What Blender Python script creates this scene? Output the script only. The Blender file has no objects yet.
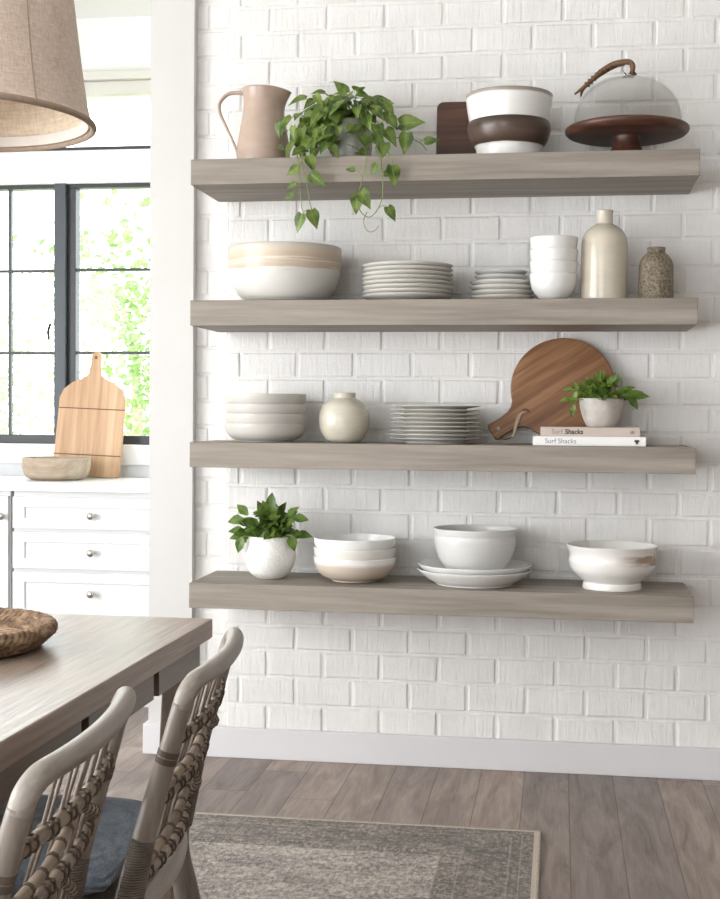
import bpy, bmesh, math, random
from math import sin, cos, pi, radians as R
from mathutils import Vector, Matrix

scene = bpy.context.scene
COL = scene.collection
random.seed(7)

# ------------------------------------------------------------------ materials
def srgb(r, g, b):
    def f(c):
        c /= 255.0
        return c / 12.92 if c <= 0.04045 else ((c + 0.055) / 1.055) ** 2.4
    return (f(r), f(g), f(b), 1.0)

class NT:
    def __init__(s, name):
        s.m = bpy.data.materials.new(name)
        s.m.use_nodes = True
        s.t = s.m.node_tree
        s.t.nodes.clear()
        s.out = s.t.nodes.new('ShaderNodeOutputMaterial')
        s.b = s.t.nodes.new('ShaderNodeBsdfPrincipled')
        s.t.links.new(s.b.outputs[0], s.out.inputs[0])
    def n(s, typ, **kw):
        nd = s.t.nodes.new(typ)
        for k, v in kw.items():
            if k in nd.inputs.keys() if hasattr(nd.inputs, 'keys') else False:
                nd.inputs[k].default_value = v
            else:
                setattr(nd, k, v)
        return nd
    def l(s, a, b): s.t.links.new(a, b)
    def coord(s, scale=(1, 1, 1), rot=(0, 0, 0), kind='Object'):
        tc = s.n('ShaderNodeTexCoord')
        mp = s.n('ShaderNodeMapping')
        mp.inputs['Scale'].default_value = scale
        src = tc.outputs[kind]
        if any(rot):
            m0 = s.n('ShaderNodeMapping'); m0.inputs['Rotation'].default_value = rot
            s.l(src, m0.inputs['Vector']); src = m0.outputs[0]
        s.l(src, mp.inputs['Vector'])
        return mp.outputs[0]
    def noise(s, vec, scale=5, detail=4, rough=.5, dist=0):
        n = s.n('ShaderNodeTexNoise')
        n.inputs['Scale'].default_value = scale
        n.inputs['Detail'].default_value = detail
        n.inputs['Roughness'].default_value = rough
        n.inputs['Distortion'].default_value = dist
        s.l(vec, n.inputs['Vector'])
        return n.outputs['Fac']
    def ramp(s, fac, stops, interp='LINEAR'):
        r = s.n('ShaderNodeValToRGB')
        e = r.color_ramp.elements
        r.color_ramp.interpolation = interp
        while len(e) < len(stops): e.new(0.5)
        for el, (p, c) in zip(e, stops):
            el.position = p; el.color = c
        s.l(fac, r.inputs[0])
        return r.outputs[0]
    def math(s, op, a, b=None, clamp=False):
        m = s.n('ShaderNodeMath'); m.operation = op; m.use_clamp = clamp
        for i, v in enumerate((a, b)):
            if v is None: continue
            if isinstance(v, (int, float)): m.inputs[i].default_value = v
            else: s.l(v, m.inputs[i])
        return m.outputs[0]
    def mix(s, fac, a, b, blend='MIX'):
        m = s.n('ShaderNodeMix'); m.data_type = 'RGBA'; m.blend_type = blend
        for sock, v in ((m.inputs[0], fac), (m.inputs[6], a), (m.inputs[7], b)):
            if isinstance(v, (int, float)): sock.default_value = v
            elif isinstance(v, tuple): sock.default_value = v
            else: s.l(v, sock)
        return m.outputs[2]
    def bump(s, h, strength=.2, dist=.01, normal=None):
        b = s.n('ShaderNodeBump')
        b.inputs['Strength'].default_value = strength
        b.inputs['Distance'].default_value = dist
        s.l(h, b.inputs['Height'])
        if normal is not None: s.l(normal, b.inputs['Normal'])
        s.l(b.outputs[0], s.b.inputs['Normal'])
        return b.outputs[0]
    def sep(s, vec):
        x = s.n('ShaderNodeSeparateXYZ'); s.l(vec, x.inputs[0]); return x.outputs
    def set(s, **kw):
        for k, v in kw.items():
            k = {'rough': 'Roughness', 'metal': 'Metallic', 'color': 'Base Color', 'coat': 'Coat Weight',
                 'spec': 'Specular IOR Level', 'sheen': 'Sheen Weight', 'trans': 'Transmission Weight', 'sss': 'Subsurface Weight'}[k]
            if isinstance(v, (int, float, tuple)): s.b.inputs[k].default_value = v
            else: s.l(v, s.b.inputs[k])
        return s

def plain(name, c, rough=.5, var=.06, scale=20, metal=0, bump=0, coat=0):
    t = NT(name)
    v = t.noise(t.coord(), scale, 4)
    lo = tuple(x * (1 - var) for x in c[:3]) + (1,)
    hi = tuple(min(1, x * (1 + var)) for x in c[:3]) + (1,)
    t.set(color=t.ramp(v, [(.3, lo), (.7, hi)]), rough=rough, metal=metal, coat=coat)
    if bump: t.bump(v, bump, .004)
    return t.m

def wood(name, dark, mid, light, axis='X', scale=1.0, rough=.5, grain=.25, warp=.6, rot=(0, 0, 0)):
    """grain runs along axis"""
    t = NT(name)
    sc = {'X': (1.2, 22, 22), 'Y': (22, 1.2, 22), 'Z': (22, 22, 1.2)}[axis]
    sc = tuple(x * scale for x in sc)
    v = t.coord(sc, rot)
    n1 = t.noise(v, 1.0, 6, .6, warp)
    fine = t.noise(t.coord(tuple(x * 5 for x in sc), rot), 1.0, 3, .6)
    f = t.math('ADD', t.math('MULTIPLY', n1, .72), t.math('MULTIPLY', fine, .28))
    col = t.ramp(f, [(.30, dark), (.5, mid), (.68, light)])
    t.set(color=col, rough=rough)
    t.bump(fine, grain, .002)
    return t.m

def ceramic(name, c, rough=.22, var=.05, stops=None, scale=9, streak=None):
    """stops: list of (z, colour) bands going up the pot"""
    t = NT(name)
    nv = t.noise(t.coord((1, 1, 2.5)), scale, 5, .55)
    if stops:
        oc = t.coord()
        z = t.sep(oc)[2]
        wob = t.noise(t.coord((5, 5, 130) if streak else (6, 6, 6)), 1.0, 4)
        z = t.math('ADD', z, t.math('MULTIPLY', t.math('SUBTRACT', wob, .5), streak or .008))
        zm = max(s[0] for s in stops) or 1
        zf = t.math('DIVIDE', z, zm * 1.02)
        col = t.ramp(zf, [(min(1, max(0, s[0] / (zm * 1.02))), s[1]) for s in stops])
    else:
        col = None
    lo = (1 - var,) * 3 + (1,)
    tint = t.ramp(nv, [(.3, lo), (.7, (1, 1, 1, 1))])
    t.set(color=t.mix(1.0, col if col is not None else c, tint, 'MULTIPLY'), rough=rough)
    t.bump(nv, .06, .004)
    return t.m

M = {}
M['wall'] = plain('white_wall_paint', srgb(230, 230, 228), .7, .01, 4)
M['wall_low_bounce'] = plain('taupe_low_bounce_wall', srgb(158, 150, 142), .8, .02, 4)  # unseen walls darkened to cut the light they bounce back
M['casing'] = plain('soft_white_casing_paint', srgb(207, 205, 203), .7, .01, 4)
M['crown'] = plain('shaded_white_crown_paint', srgb(206, 203, 196), .6, .01, 4)  # the crown's soft shading is put into this grey-beige colour
M['trim'] = plain('white_trim_paint', srgb(217, 216, 218), .4, .01, 4)
M['ceiling'] = plain('white_ceiling_paint', srgb(243, 243, 241), .8, .01, 4)
M['cabinet'] = plain('white_cabinet_lacquer', srgb(222, 222, 223), .35, .01, 5)
M['counter'] = plain('white_quartz', srgb(244, 244, 243), .2, .02, 30)
M['splash'] = plain('pale_grey_stone', srgb(205, 207, 211), .35, .04, 12)
M['black'] = plain('black_window_steel', srgb(34, 38, 43), .4, .08, 30)
M['chrome'] = plain('brushed_nickel', srgb(190, 188, 185), .25, .05, 60, 1)

# painted brick: drag marks of the brush run down each brick
def brick_paint():
    t = NT('white_painted_brick')
    drag = t.noise(t.coord((75, 20, 9)), 1.0, 5, .65, .5)
    grit = t.noise(t.coord(), 160, 4, .6)
    blot = t.noise(t.coord(), 7, 3)
    base = t.ramp(blot, [(.3, srgb(226, 224, 222)), (.7, srgb(236, 235, 233))])
    t.set(color=t.mix(t.math('MULTIPLY', t.ramp(drag, [(.52, (0, 0, 0, 1)), (.75, (1, 1, 1, 1))]), .35), base, srgb(212, 209, 206)), rough=.55)
    h = t.math('ADD', t.math('MULTIPLY', drag, .8), t.math('MULTIPLY', grit, .35))
    t.bump(h, .75, .006)
    return t.m
M['brick'] = brick_paint()

M['shelf'] = wood('weathered_oak_shelf', srgb(116, 107, 98), srgb(143, 134, 124), srgb(164, 155, 145), 'X', .8, .6, .35)
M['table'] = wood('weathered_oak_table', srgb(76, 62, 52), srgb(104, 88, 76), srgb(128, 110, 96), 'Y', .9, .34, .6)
M['tabletop'] = wood('weathered_oak_lit_top', srgb(116, 100, 88), srgb(148, 130, 116), srgb(172, 155, 140), 'Y', .9, .32, .7)  # table oak lightened: window light on the top put into the colour
M['teak'] = wood('warm_acacia', srgb(88, 57, 36), srgb(130, 90, 60), srgb(186, 142, 102), 'X', .62, .45, .15, warp=.4, rot=(0, R(33), 0))
M['walnut'] = wood('dark_walnut', srgb(54, 33, 25), srgb(80, 50, 37), srgb(118, 76, 55), 'X', .9, .42, .2)
M['pine'] = wood('pale_scrubbed_pine', srgb(164, 128, 98), srgb(196, 160, 128), srgb(214, 184, 153), 'Z', .7, .6, .2)
M['grey_wood'] = wood('bleached_bowl_wood', srgb(140, 122, 105), srgb(168, 150, 132), srgb(192, 177, 160), 'X', .7, .6, .3)

FX = 1.229
def floor_mat():
    t = NT('grey_brown_oak_planks')
    oc = t.coord()
    s = t.sep(oc)
    wdt, ln = .1455, 1.5
    xi = t.math('DIVIDE', t.math('ADD', s[0], 100 * .1455 - FX), wdt)
    row = t.math('FLOOR', xi); fx = t.math('FRACT', xi)
    wn = t.n('ShaderNodeTexWhiteNoise'); wn.noise_dimensions = '1D'; t.l(row, wn.inputs['W'])
    yi = t.math('ADD', t.math('DIVIDE', t.math('ADD', s[1], 20.0), ln), t.math('MULTIPLY', wn.outputs['Value'], 7.3))
    fy = t.math('FRACT', yi)
    cell = t.math('ADD', t.math('MULTIPLY', row, 13.7), t.math('FLOOR', yi))
    wn2 = t.n('ShaderNodeTexWhiteNoise'); wn2.noise_dimensions = '1D'; t.l(cell, wn2.inputs['W'])
    cv = t.n('ShaderNodeCombineXYZ')
    t.l(t.math('ADD', t.math('MULTIPLY', s[0], 15), t.math('MULTIPLY', wn2.outputs['Value'], 50)), cv.inputs[0])
    t.l(t.math('MULTIPLY', s[1], 2.2), cv.inputs[1]); t.l(t.math('MULTIPLY', wn2.outputs['Value'], 30), cv.inputs[2])
    g = t.noise(cv.outputs[0], 1.0, 6, .62, 1.2)
    cv2 = t.n('ShaderNodeCombineXYZ')
    t.l(t.math('MULTIPLY', s[0], 130), cv2.inputs[0]); t.l(t.math('MULTIPLY', s[1], 7), cv2.inputs[1])
    g2 = t.noise(cv2.outputs[0], 1.0, 3, .6)
    f = t.math('ADD', t.math('MULTIPLY', g, .72), t.math('MULTIPLY', g2, .28))
    col = t.ramp(f, [(.28, srgb(106, 93, 87)), (.5, srgb(150, 136, 129)), (.70, srgb(178, 164, 155))])
    tint = t.ramp(wn2.outputs['Value'], [(0, (.70, .69, .71, 1)), (.5, (.90, .88, .87, 1)), (1, (1.12, 1.07, .99, 1))])
    col = t.mix(1.0, col, tint, 'MULTIPLY')
    gx = t.math('MINIMUM', fx, t.math('SUBTRACT', 1.0, fx))
    gy = t.math('MULTIPLY', t.math('MINIMUM', fy, t.math('SUBTRACT', 1.0, fy)), ln / wdt)
    gap = t.math('MINIMUM', gx, gy)
    seam = t.math('LESS_THAN', gap, .011)
    col = t.mix(t.math('MULTIPLY', seam, .7), col, srgb(78, 66, 60))
    t.set(color=col, rough=.48)
    h = t.math('SUBTRACT', t.math('MULTIPLY', g2, .25), seam)
    t.bump(h, .25, .003)
    return t.m
M['floor'] = floor_mat()

# rug: worn oriental pattern; object origin is the rug's far right corner, x to the left negative, y toward camera negative
RW, RL = 2.75, 3.3
def rug_mat():
    t = NT('faded_oriental_rug_pile')
    oc = t.coord()
    s = t.sep(oc)
    dx = t.math('MINIMUM', t.math('MULTIPLY', s[0], -1), t.math('ADD', s[0], RW))
    dy = t.math('MINIMUM', t.math('MULTIPLY', s[1], -1), t.math('ADD', s[1], RL))
    d = t.math('MINIMUM', dx, dy)
    mott = t.noise(t.coord((16, 36, 1)), 1.0, 8, .75, 1.2)
    fine = t.noise(t.coord((95, 42, 1)), 1.0, 4, .8)
    vor = t.n('ShaderNodeTexVoronoi'); vor.inputs['Scale'].default_value = 16
    t.l(t.coord((1, 1, 1)), vor.inputs['Vector'])
    vv = t.math('FRACT', t.math('MULTIPLY', vor.outputs['Distance'], 2.6))
    f = t.math('ADD', t.math('ADD', t.math('MULTIPLY', mott, .30), t.math('ADD', t.math('MULTIPLY', t.noise(t.coord((5, 9, 1)), 1.0, 7, .7, .5), .23), t.math('MULTIPLY', fine, .42))), t.math('MULTIPLY', vv, .05))
    light = srgb(200, 190, 179); dark = srgb(86, 80, 78); mid = srgb(148, 138, 131)
    field = t.ramp(f, [(.41, dark), (.49, mid), (.58, light)])
    border = t.ramp(f, [(.41, srgb(68, 62, 59)), (.50, srgb(114, 105, 98)), (.60, srgb(172, 161, 149))])
    inb = t.math('LESS_THAN', d, .262)
    col = t.mix(inb, field, border)
    def line(at, w):
        return t.math('LESS_THAN', t.math('ABSOLUTE', t.math('SUBTRACT', d, at)), w)
    ln = t.math('MAXIMUM', t.math('MAXIMUM', line(.045, .002), line(.075, .0025)), t.math('MAXIMUM', line(.205, .0025), line(.262, .003)))
    col = t.mix(t.math('MULTIPLY', ln, t.math('MULTIPLY', fine, .75)), col, srgb(176, 164, 150))
    band = t.math('LESS_THAN', t.math('ABSOLUTE', t.math('SUBTRACT', d, .233)), .02)
    col = t.mix(t.math('MULTIPLY', band, t.math('MULTIPLY', t.math('GREATER_THAN', fine, .55), .35)), col, srgb(186, 172, 152))
    col = t.mix(t.math('LESS_THAN', d, .012), col, srgb(190, 176, 158))
    t.set(color=col, rough=.95, sheen=.15)
    t.bump(fine, .7, .006)
    return t.m
M['rug'] = rug_mat()
M['rug_edge'] = plain('rug_binding_yarn', srgb(168, 157, 146), .95, .2, 160, 0, .4)

def weave(name, c0, c1, scale=220, rough=.9):
    t = NT(name)
    a = t.noise(t.coord((scale, scale, scale * .12)), 1.0, 2)
    b = t.noise(t.coord((scale * .12, scale * .12, scale)), 1.0, 2)
    blot = t.noise(t.coord(), 14, 4)
    f = t.math('ADD', t.math('MULTIPLY', a, .4), t.math('ADD', t.math('MULTIPLY', b, .4), t.math('MULTIPLY', blot, .2)))
    t.set(color=t.ramp(f, [(.38, c0), (.62, c1)]), rough=rough, sheen=.2)
    t.bump(f, .4, .002)
    return t
M['linen'] = weave('natural_linen', srgb(200, 179, 163), srgb(232, 213, 197), 420).m
M['lining'] = weave('shade_lining', srgb(206, 186, 160), srgb(232, 216, 194)).m
M['tape'] = plain('pale_tape', srgb(226, 218, 208), .8, .03, 60)
M['hem'] = plain('linen_hem', srgb(164, 144, 126), .9, .1, 90, 0, .2)
M['cushion'] = weave('blue_grey_wool', srgb(92, 103, 117), srgb(138, 149, 163), 260).m
M['cane'] = wood('grey_washed_rattan', srgb(98, 88, 80), srgb(132, 122, 113), srgb(162, 153, 144), 'Z', .9, .38, .3)
M['cane_rail'] = wood('grey_washed_rattan_rail', srgb(116, 107, 99), srgb(146, 138, 130), srgb(174, 167, 159), 'Y', .9, .38, .3)
M['cane_brown'] = wood('weathered_rattan_pole', srgb(104, 88, 75), srgb(138, 121, 106), srgb(168, 151, 135), 'Y', 1.2, .5, .3)
M['strand'] = plain('rattan_strand', srgb(120, 108, 98), .55, .2, 60)
M['lash'] = plain('rattan_lashing', srgb(88, 76, 66), .6, .3, 70)
def wrap_mat():
    t = NT('wound_cane_binding')
    z = t.sep(t.coord())[2]
    w = t.math('SINE', t.math('MULTIPLY', z, 1700))
    n = t.noise(t.coord(), 40, 3)
    t.set(color=t.ramp(t.math('ADD', t.math('MULTIPLY', w, .25), n), [(.3, srgb(84, 74, 66)), (.75, srgb(130, 118, 108))]), rough=.5)
    t.bump(w, .6, .003)
    return t.m
M['wrap'] = wrap_mat()
def seagrass():
    t = NT('braided_seagrass')
    n = t.noise(t.coord((40, 40, 90)), 1.0, 4, .6)
    t.set(color=t.ramp(n, [(.3, srgb(80, 60, 45)), (.5, srgb(124, 98, 75)), (.7, srgb(172, 146, 118))]), rough=.75)
    t.bump(n, .5, .004)
    return t.m
M['seagrass'] = seagrass()
def seagrass_base():
    t = NT('flat_woven_seagrass')
    n = t.noise(t.coord((30, 90, 30)), 1.0, 4, .6)
    ck = t.n('ShaderNodeTexChecker'); ck.inputs['Scale'].default_value = 60; t.l(t.coord(), ck.inputs['Vector'])
    f = t.math('ADD', n, t.math('MULTIPLY', ck.outputs['Fac'], .12))
    t.set(color=t.ramp(f, [(.35, srgb(120, 92, 68)), (.55, srgb(170, 140, 112)), (.75, srgb(206, 182, 156))]), rough=.75)
    t.bump(f, .4, .004)
    return t.m
M['seabase'] = seagrass_base()

W1 = srgb(236, 235, 232); CREAM = srgb(222, 216, 205); TAN = srgb(182, 160, 136); GREIGE = srgb(206, 202, 196)
M['pitcher'] = ceramic('blush_stoneware', srgb(184, 162, 147), .2, .10, scale=14)
M['white_cer'] = ceramic('white_glazed_ceramic', srgb(234, 233, 231), .18, .04)
M['grey_cer'] = ceramic('pale_grey_glaze', srgb(212, 211, 209), .2, .05)
M['greige_cer'] = ceramic('warm_grey_glaze', srgb(202, 198, 192), .3, .05)
M['warm_plate'] = ceramic('warm_white_glaze', srgb(229, 226, 219), .22, .05)
M['cream_vase'] = ceramic('cream_crackle_glaze', srgb(206, 200, 184), .15, .10, scale=30)
M['bottle'] = ceramic('pearl_cream_glaze', srgb(212, 203, 186), .16, .14, scale=7)
M['tan_bowl'] = ceramic('tan_outside_bowl', CREAM, .25, .04, stops=[(0, srgb(196, 182, 166)), (.055, srgb(206, 193, 178)), (.068, W1), (.08, W1)])
M['big_bowl'] = ceramic('brushed_band_bowl', CREAM, .35, .05, stops=[(0, srgb(218, 216, 211)), (.102, srgb(220, 218, 212)), (.107, srgb(196, 178, 156)), (.128, srgb(206, 190, 170)),
                        (.133, srgb(226, 218, 206)), (.139, srgb(200, 182, 160)), (.161, srgb(208, 192, 172)), (.169, srgb(204, 198, 186)), (.185, srgb(196, 190, 180))], streak=.055)
M['brown_bowl'] = ceramic('dark_brown_band_bowl', CREAM, .3, .2, stops=[(0, W1), (.047, W1), (.049, srgb(84, 66, 56)), (.08, srgb(98, 80, 70)), (.122, srgb(66, 50, 42))], scale=16)
M['rim_bowl'] = ceramic('white_bowl_bare_rim', CREAM, .2, .04, stops=[(0, W1), (.144, W1), (.150, srgb(160, 150, 138)), (.16, srgb(150, 140, 130))])
def drip():
    t = NT('cream_bowl_with_brown_wash')
    s = t.sep(t.coord())
    n = t.noise(t.coord((14, 14, 90)), 1.0, 4, .6)
    zz = t.math('ABSOLUTE', t.math('SUBTRACT', s[2], t.math('ADD', .098, t.math('MULTIPLY', t.math('SUBTRACT', n, .5), .05))))
    zb = t.math('SUBTRACT', 1.0, t.math('DIVIDE', zz, .022), True)
    xb = t.math('MULTIPLY', t.math('SUBTRACT', s[0], .0), 9.0, True)
    f = t.math('MULTIPLY', t.math('MULTIPLY', zb, xb), 1.5, True)
    col = t.mix(f, srgb(233, 230, 226), srgb(158, 136, 112))
    t.set(color=col, rough=.2)
    return t.m
M['drip'] = drip()
def pitted(name, c0, c1, scale, strength):
    t = NT(name)
    v = t.n('ShaderNodeTexVoronoi'); v.inputs['Scale'].default_value = scale
    t.l(t.coord(), v.inputs['Vector'])
    n = t.noise(t.coord(), scale * 1.3, 4, .7)
    f = t.math('ADD', t.math('MULTIPLY', v.outputs['Distance'], .5), t.math('MULTIPLY', n, .5))
    t.set(color=t.ramp(f, [(.3, c0), (.6, c1)]), rough=.5)
    t.bump(f, strength, .006)
    return t.m
M['pitted'] = pitted('pitted_umber_stoneware', srgb(76, 68, 56), srgb(142, 130, 110), 130, 1.0)
M['dimple'] = pitted('dimpled_white_pot', srgb(230, 228, 224), srgb(240, 239, 236), 140, .55)
M['cement'] = plain('weathered_cement', srgb(188, 182, 175), .7, .16, 26, 0, .3)
M['silver_pot'] = plain('mottled_grey_green_glaze', srgb(176, 178, 172), .25, .22, 30)
M['soil'] = plain('potting_soil', srgb(52, 42, 34), .95, .3, 90, 0, .6)
def leaf_mat(name, a, b, rib):
    t = NT(name)
    n = t.noise(t.coord(), 26, 3)
    u = t.sep(t.coord(kind='UV'))
    d = t.math('ABSOLUTE', t.math('SUBTRACT', u[0], .5))
    col = t.ramp(n, [(.35, a), (.65, b)])
    mid = t.math('SUBTRACT', 1.0, t.math('MULTIPLY', d, 14.0), True)
    t.set(color=t.mix(t.math('MULTIPLY', mid, .55), col, rib), rough=.35)
    tr = t.n('ShaderNodeBsdfTranslucent'); t.l(col, tr.inputs['Color'])
    mx = t.n('ShaderNodeMixShader'); mx.inputs[0].default_value = .32
    t.l(t.b.outputs[0], mx.inputs[1]); t.l(tr.outputs[0], mx.inputs[2]); t.l(mx.outputs[0], t.out.inputs[0])
    return t.m
M['pothos'] = leaf_mat('pothos_leaf', srgb(66, 96, 38), srgb(138, 160, 76), srgb(180, 194, 120))
M['basil'] = leaf_mat('broad_green_leaf', srgb(72, 100, 42), srgb(118, 146, 66), srgb(150, 170, 96))
M['bright'] = leaf_mat('bright_small_leaf', srgb(74, 106, 40), srgb(138, 164, 72), srgb(164, 182, 102))
M['stem'] = plain('green_stem', srgb(128, 146, 74), .5, .15, 40)
M['treeleaf'] = leaf_mat('garden_tree_leaf', srgb(104, 132, 78), srgb(150, 172, 112), srgb(160, 180, 122))
M['bark'] = plain('pale_bark', srgb(150, 140, 128), .9, .2, 20)
M['lawn'] = plain('sunlit_lawn', srgb(170, 186, 130), .9, .15, 8)
M['leather'] = plain('tan_leather_cord', srgb(112, 84, 58), .7, .25, 120, 0, .4)
M['jute'] = plain('pale_cord', srgb(196, 176, 152), .8, .15, 120)
M['bookw'] = plain('white_book_cloth', srgb(238, 237, 235), .5, .01, 20)
M['bookp'] = plain('blush_book_cloth', srgb(196, 182, 172), .5, .02, 20)
M['pages'] = plain('book_pages', srgb(232, 228, 218), .8, .05, 200)
M['ink_grey'] = plain('grey_ink', srgb(120, 120, 122), .6, .02, 20)
M['ink_dark'] = plain('dark_ink', srgb(62, 58, 56), .6, .02, 20)
M['ink_mid'] = plain('taupe_ink', srgb(134, 120, 112), .6, .02, 20)
M['brass'] = plain('aged_brass', srgb(150, 120, 80), .35, .05, 40, 1)
M['bulb'] = plain('frosted_bulb', srgb(240, 236, 226), .3, .01, 10)

def glassy(name, tint=(1, 1, 1, 1), edge=.55, rough=0.0):
    """thin clear glass: see-through, with a mirror share that grows towards grazing angles"""
    t = NT(name)
    t.t.nodes.remove(t.b)
    tr = t.n('ShaderNodeBsdfTransparent'); tr.inputs[0].default_value = tint
    gl = t.n('ShaderNodeBsdfGlossy'); gl.inputs['Roughness'].default_value = rough
    n = t.noise(t.coord(), 3, 1)
    lw = t.n('ShaderNodeLayerWeight'); lw.inputs['Blend'].default_value = .5
    fac = t.math('ADD', .035, t.math('MULTIPLY', t.math('POWER', lw.outputs['Facing'], 5.0), t.math('ADD', edge, t.math('MULTIPLY', n, .05))))
    mx = t.n('ShaderNodeMixShader')
    t.l(fac, mx.inputs[0]); t.l(tr.outputs[0], mx.inputs[1]); t.l(gl.outputs[0], mx.inputs[2])
    t.l(mx.outputs[0], t.out.inputs[0])
    return t.m
M['pane'] = glassy('window_glass', (.97, .985, .98, 1), .4)
M['dome'] = glassy('clear_blown_glass', (.985, .985, .98, 1), .5, .02)
kg = NT('solid_clear_glass'); kg.set(trans=1.0, rough=.01, color=kg.ramp(kg.noise(kg.coord(), 30, 2), [(0, (.97, .97, .96, 1)), (1, (1, 1, 1, 1))])); M['knob_glass'] = kg.m

# ------------------------------------------------------------------ mesh builder
def catmull(pts, n=8):
    P = [Vector(p) for p in pts]
    if len(P) < 3: return P
    out = []
    for i in range(len(P) - 1):
        p0 = P[i - 1] if i else P[0] * 2 - P[1]
        p1, p2 = P[i], P[i + 1]
        p3 = P[i + 2] if i + 2 < len(P) else P[-1] * 2 - P[-2]
        for k in range(n):
            t = k / n
            out.append(.5 * ((2 * p1) + (p2 - p0) * t + (2 * p0 - 5 * p1 + 4 * p2 - p3) * t * t + (3 * p1 - p0 - 3 * p2 + p3) * t ** 3))
    out.append(P[-1])
    return out

def interp(vals, n):
    out = []
    for i in range(n):
        f = i / (n - 1) * (len(vals) - 1)
        a = int(min(f, len(vals) - 2)); b = f - a
        out.append(vals[a] * (1 - b) + vals[a + 1] * b)
    return out

class MB:
    def __init__(s): s.v = []; s.f = []; s.uv = []
    def add(s, vs, fs, uv=None):
        o = len(s.v)
        s.v += [tuple(v) for v in vs]
        s.f += [tuple(i + o for i in f) for f in fs]
        s.uv += uv if uv else [(0, 0)] * len(vs)
        return s
    def box(s, x0, x1, y0, y1, z0, z1):
        vs = [(x, y, z) for z in (z0, z1) for y in (y0, y1) for x in (x0, x1)]
        return s.add(vs, [(0, 2, 3, 1), (4, 5, 7, 6), (0, 1, 5, 4), (2, 6, 7, 3), (0, 4, 6, 2), (1, 3, 7, 5)])
    def lathe(s, prof, seg=64, c=(0, 0, 0), close=False):
        """profile of (r, z); r == 0 ends become poles"""
        vs = []; fs = []; ring = []
        for r, z in prof:
            if r < 1e-6:
                ring.append([len(vs)]); vs.append((c[0], c[1], c[2] + z))
            else:
                ring.append(list(range(len(vs), len(vs) + seg)))
                vs += [(c[0] + r * cos(2 * pi * k / seg), c[1] + r * sin(2 * pi * k / seg), c[2] + z) for k in range(seg)]
        pairs = list(zip(ring, ring[1:])) + ([(ring[-1], ring[0])] if close else [])
        for A, B in pairs:
            for k in range(seg):
                k2 = (k + 1) % seg
                if len(A) == 1 and len(B) == 1: continue
                if len(A) == 1: fs.append((A[0], B[k2], B[k]))
                elif len(B) == 1: fs.append((A[k], A[k2], B[0]))
                else: fs.append((A[k], A[k2], B[k2], B[k]))
        return s.add(vs, fs)
    def tube(s, pts, rad, seg=10, smooth=8, flat=1.0, cap=True, closed=False):
        P = catmull(pts, smooth) if smooth and len(pts) > 2 else [Vector(p) for p in pts]
        n = len(P)
        rr = interp(rad, n) if isinstance(rad, (list, tuple)) else [rad] * n
        T = [(P[min(i + 1, n - 1)] - P[max(i - 1, 0)]).normalized() for i in range(n)]
        up = Vector((0, 0, 1)) if abs(T[0].z) < .9 else Vector((0, 1, 0))
        N = (up - T[0] * up.dot(T[0])).normalized()
        vs = []; fs = []
        for i in range(n):
            N = (N - T[i] * N.dot(T[i])).normalized()
            B = T[i].cross(N)
            for k in range(seg):
                a = 2 * pi * k / seg
                vs.append(P[i] + (N * cos(a) * flat + B * sin(a)) * rr[i])
        for i in range(n - 1):
            for k in range(seg):
                k2 = (k + 1) % seg
                fs.append((i * seg + k, i * seg + k2, (i + 1) * seg + k2, (i + 1) * seg + k))
        if cap and not closed:
            fs.append(tuple(range(seg))[::-1]); fs.append(tuple(range((n - 1) * seg, n * seg)))
        if closed:
            for k in range(seg):
                k2 = (k + 1) % seg
                fs.append(((n - 1) * seg + k, (n - 1) * seg + k2, k2, k))
        return s.add(vs, fs)
    def sphere(s, c, r, seg=16, rings=10, sx=1, sy=1, sz=1):
        prof = [(r * sin(pi * i / rings), -r * cos(pi * i / rings)) for i in range(rings + 1)]
        prof[0] = (0, -r); prof[-1] = (0, r)
        o = len(s.v)
        s.lathe(prof, seg)
        for i in range(o, len(s.v)):
            x, y, z = s.v[i]
            s.v[i] = (c[0] + x * sx, c[1] + y * sy, c[2] + z * sz)
        return s
    def prism(s, poly, d0, d1, plane='XZ'):
        """polygon in plane extruded along the third axis"""
        def P(a, b, d): return (a, d, b) if plane == 'XZ' else ((a, b, d) if plane == 'XY' else (d, a, b))
        n = len(poly)
        vs = [P(a, b, d0) for a, b in poly] + [P(a, b, d1) for a, b in poly]
        fs = [tuple(range(n)), tuple(range(n, 2 * n))[::-1]] + [(i, i + n, (i + 1) % n + n, (i + 1) % n) for i in range(n)]
        return s.add(vs, fs)
    def leaf(s, pos, d, nrm, ln, wd, prof, fold=.25, droop=.3, nt=9):
        d = Vector(d).normalized(); nrm = Vector(nrm)
        nrm = (nrm - d * nrm.dot(d))
        if nrm.length < 1e-4: nrm = d.orthogonal()
        nrm.normalize(); side = d.cross(nrm)
        vs = []; fs = []; uv = []
        for i, (t, w) in enumerate(prof):
            c = Vector(pos) + d * (ln * t) - nrm * (droop * ln * t * t)
            for k, u in enumerate((-1, -.5, 0, .5, 1)):
                back = -.10 * ln * abs(u) if i == 0 else 0
                vs.append(c + side * (u * w * wd) + nrm * (fold * abs(u) * w * wd) + d * back)
                uv.append((.5 + u * .5, t))
        for i in range(len(prof) - 1):
            for k in range(4):
                a = i * 5 + k
                fs.append((a, a + 1, a + 6, a + 5))
        return s.add(vs, fs, uv)
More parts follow.
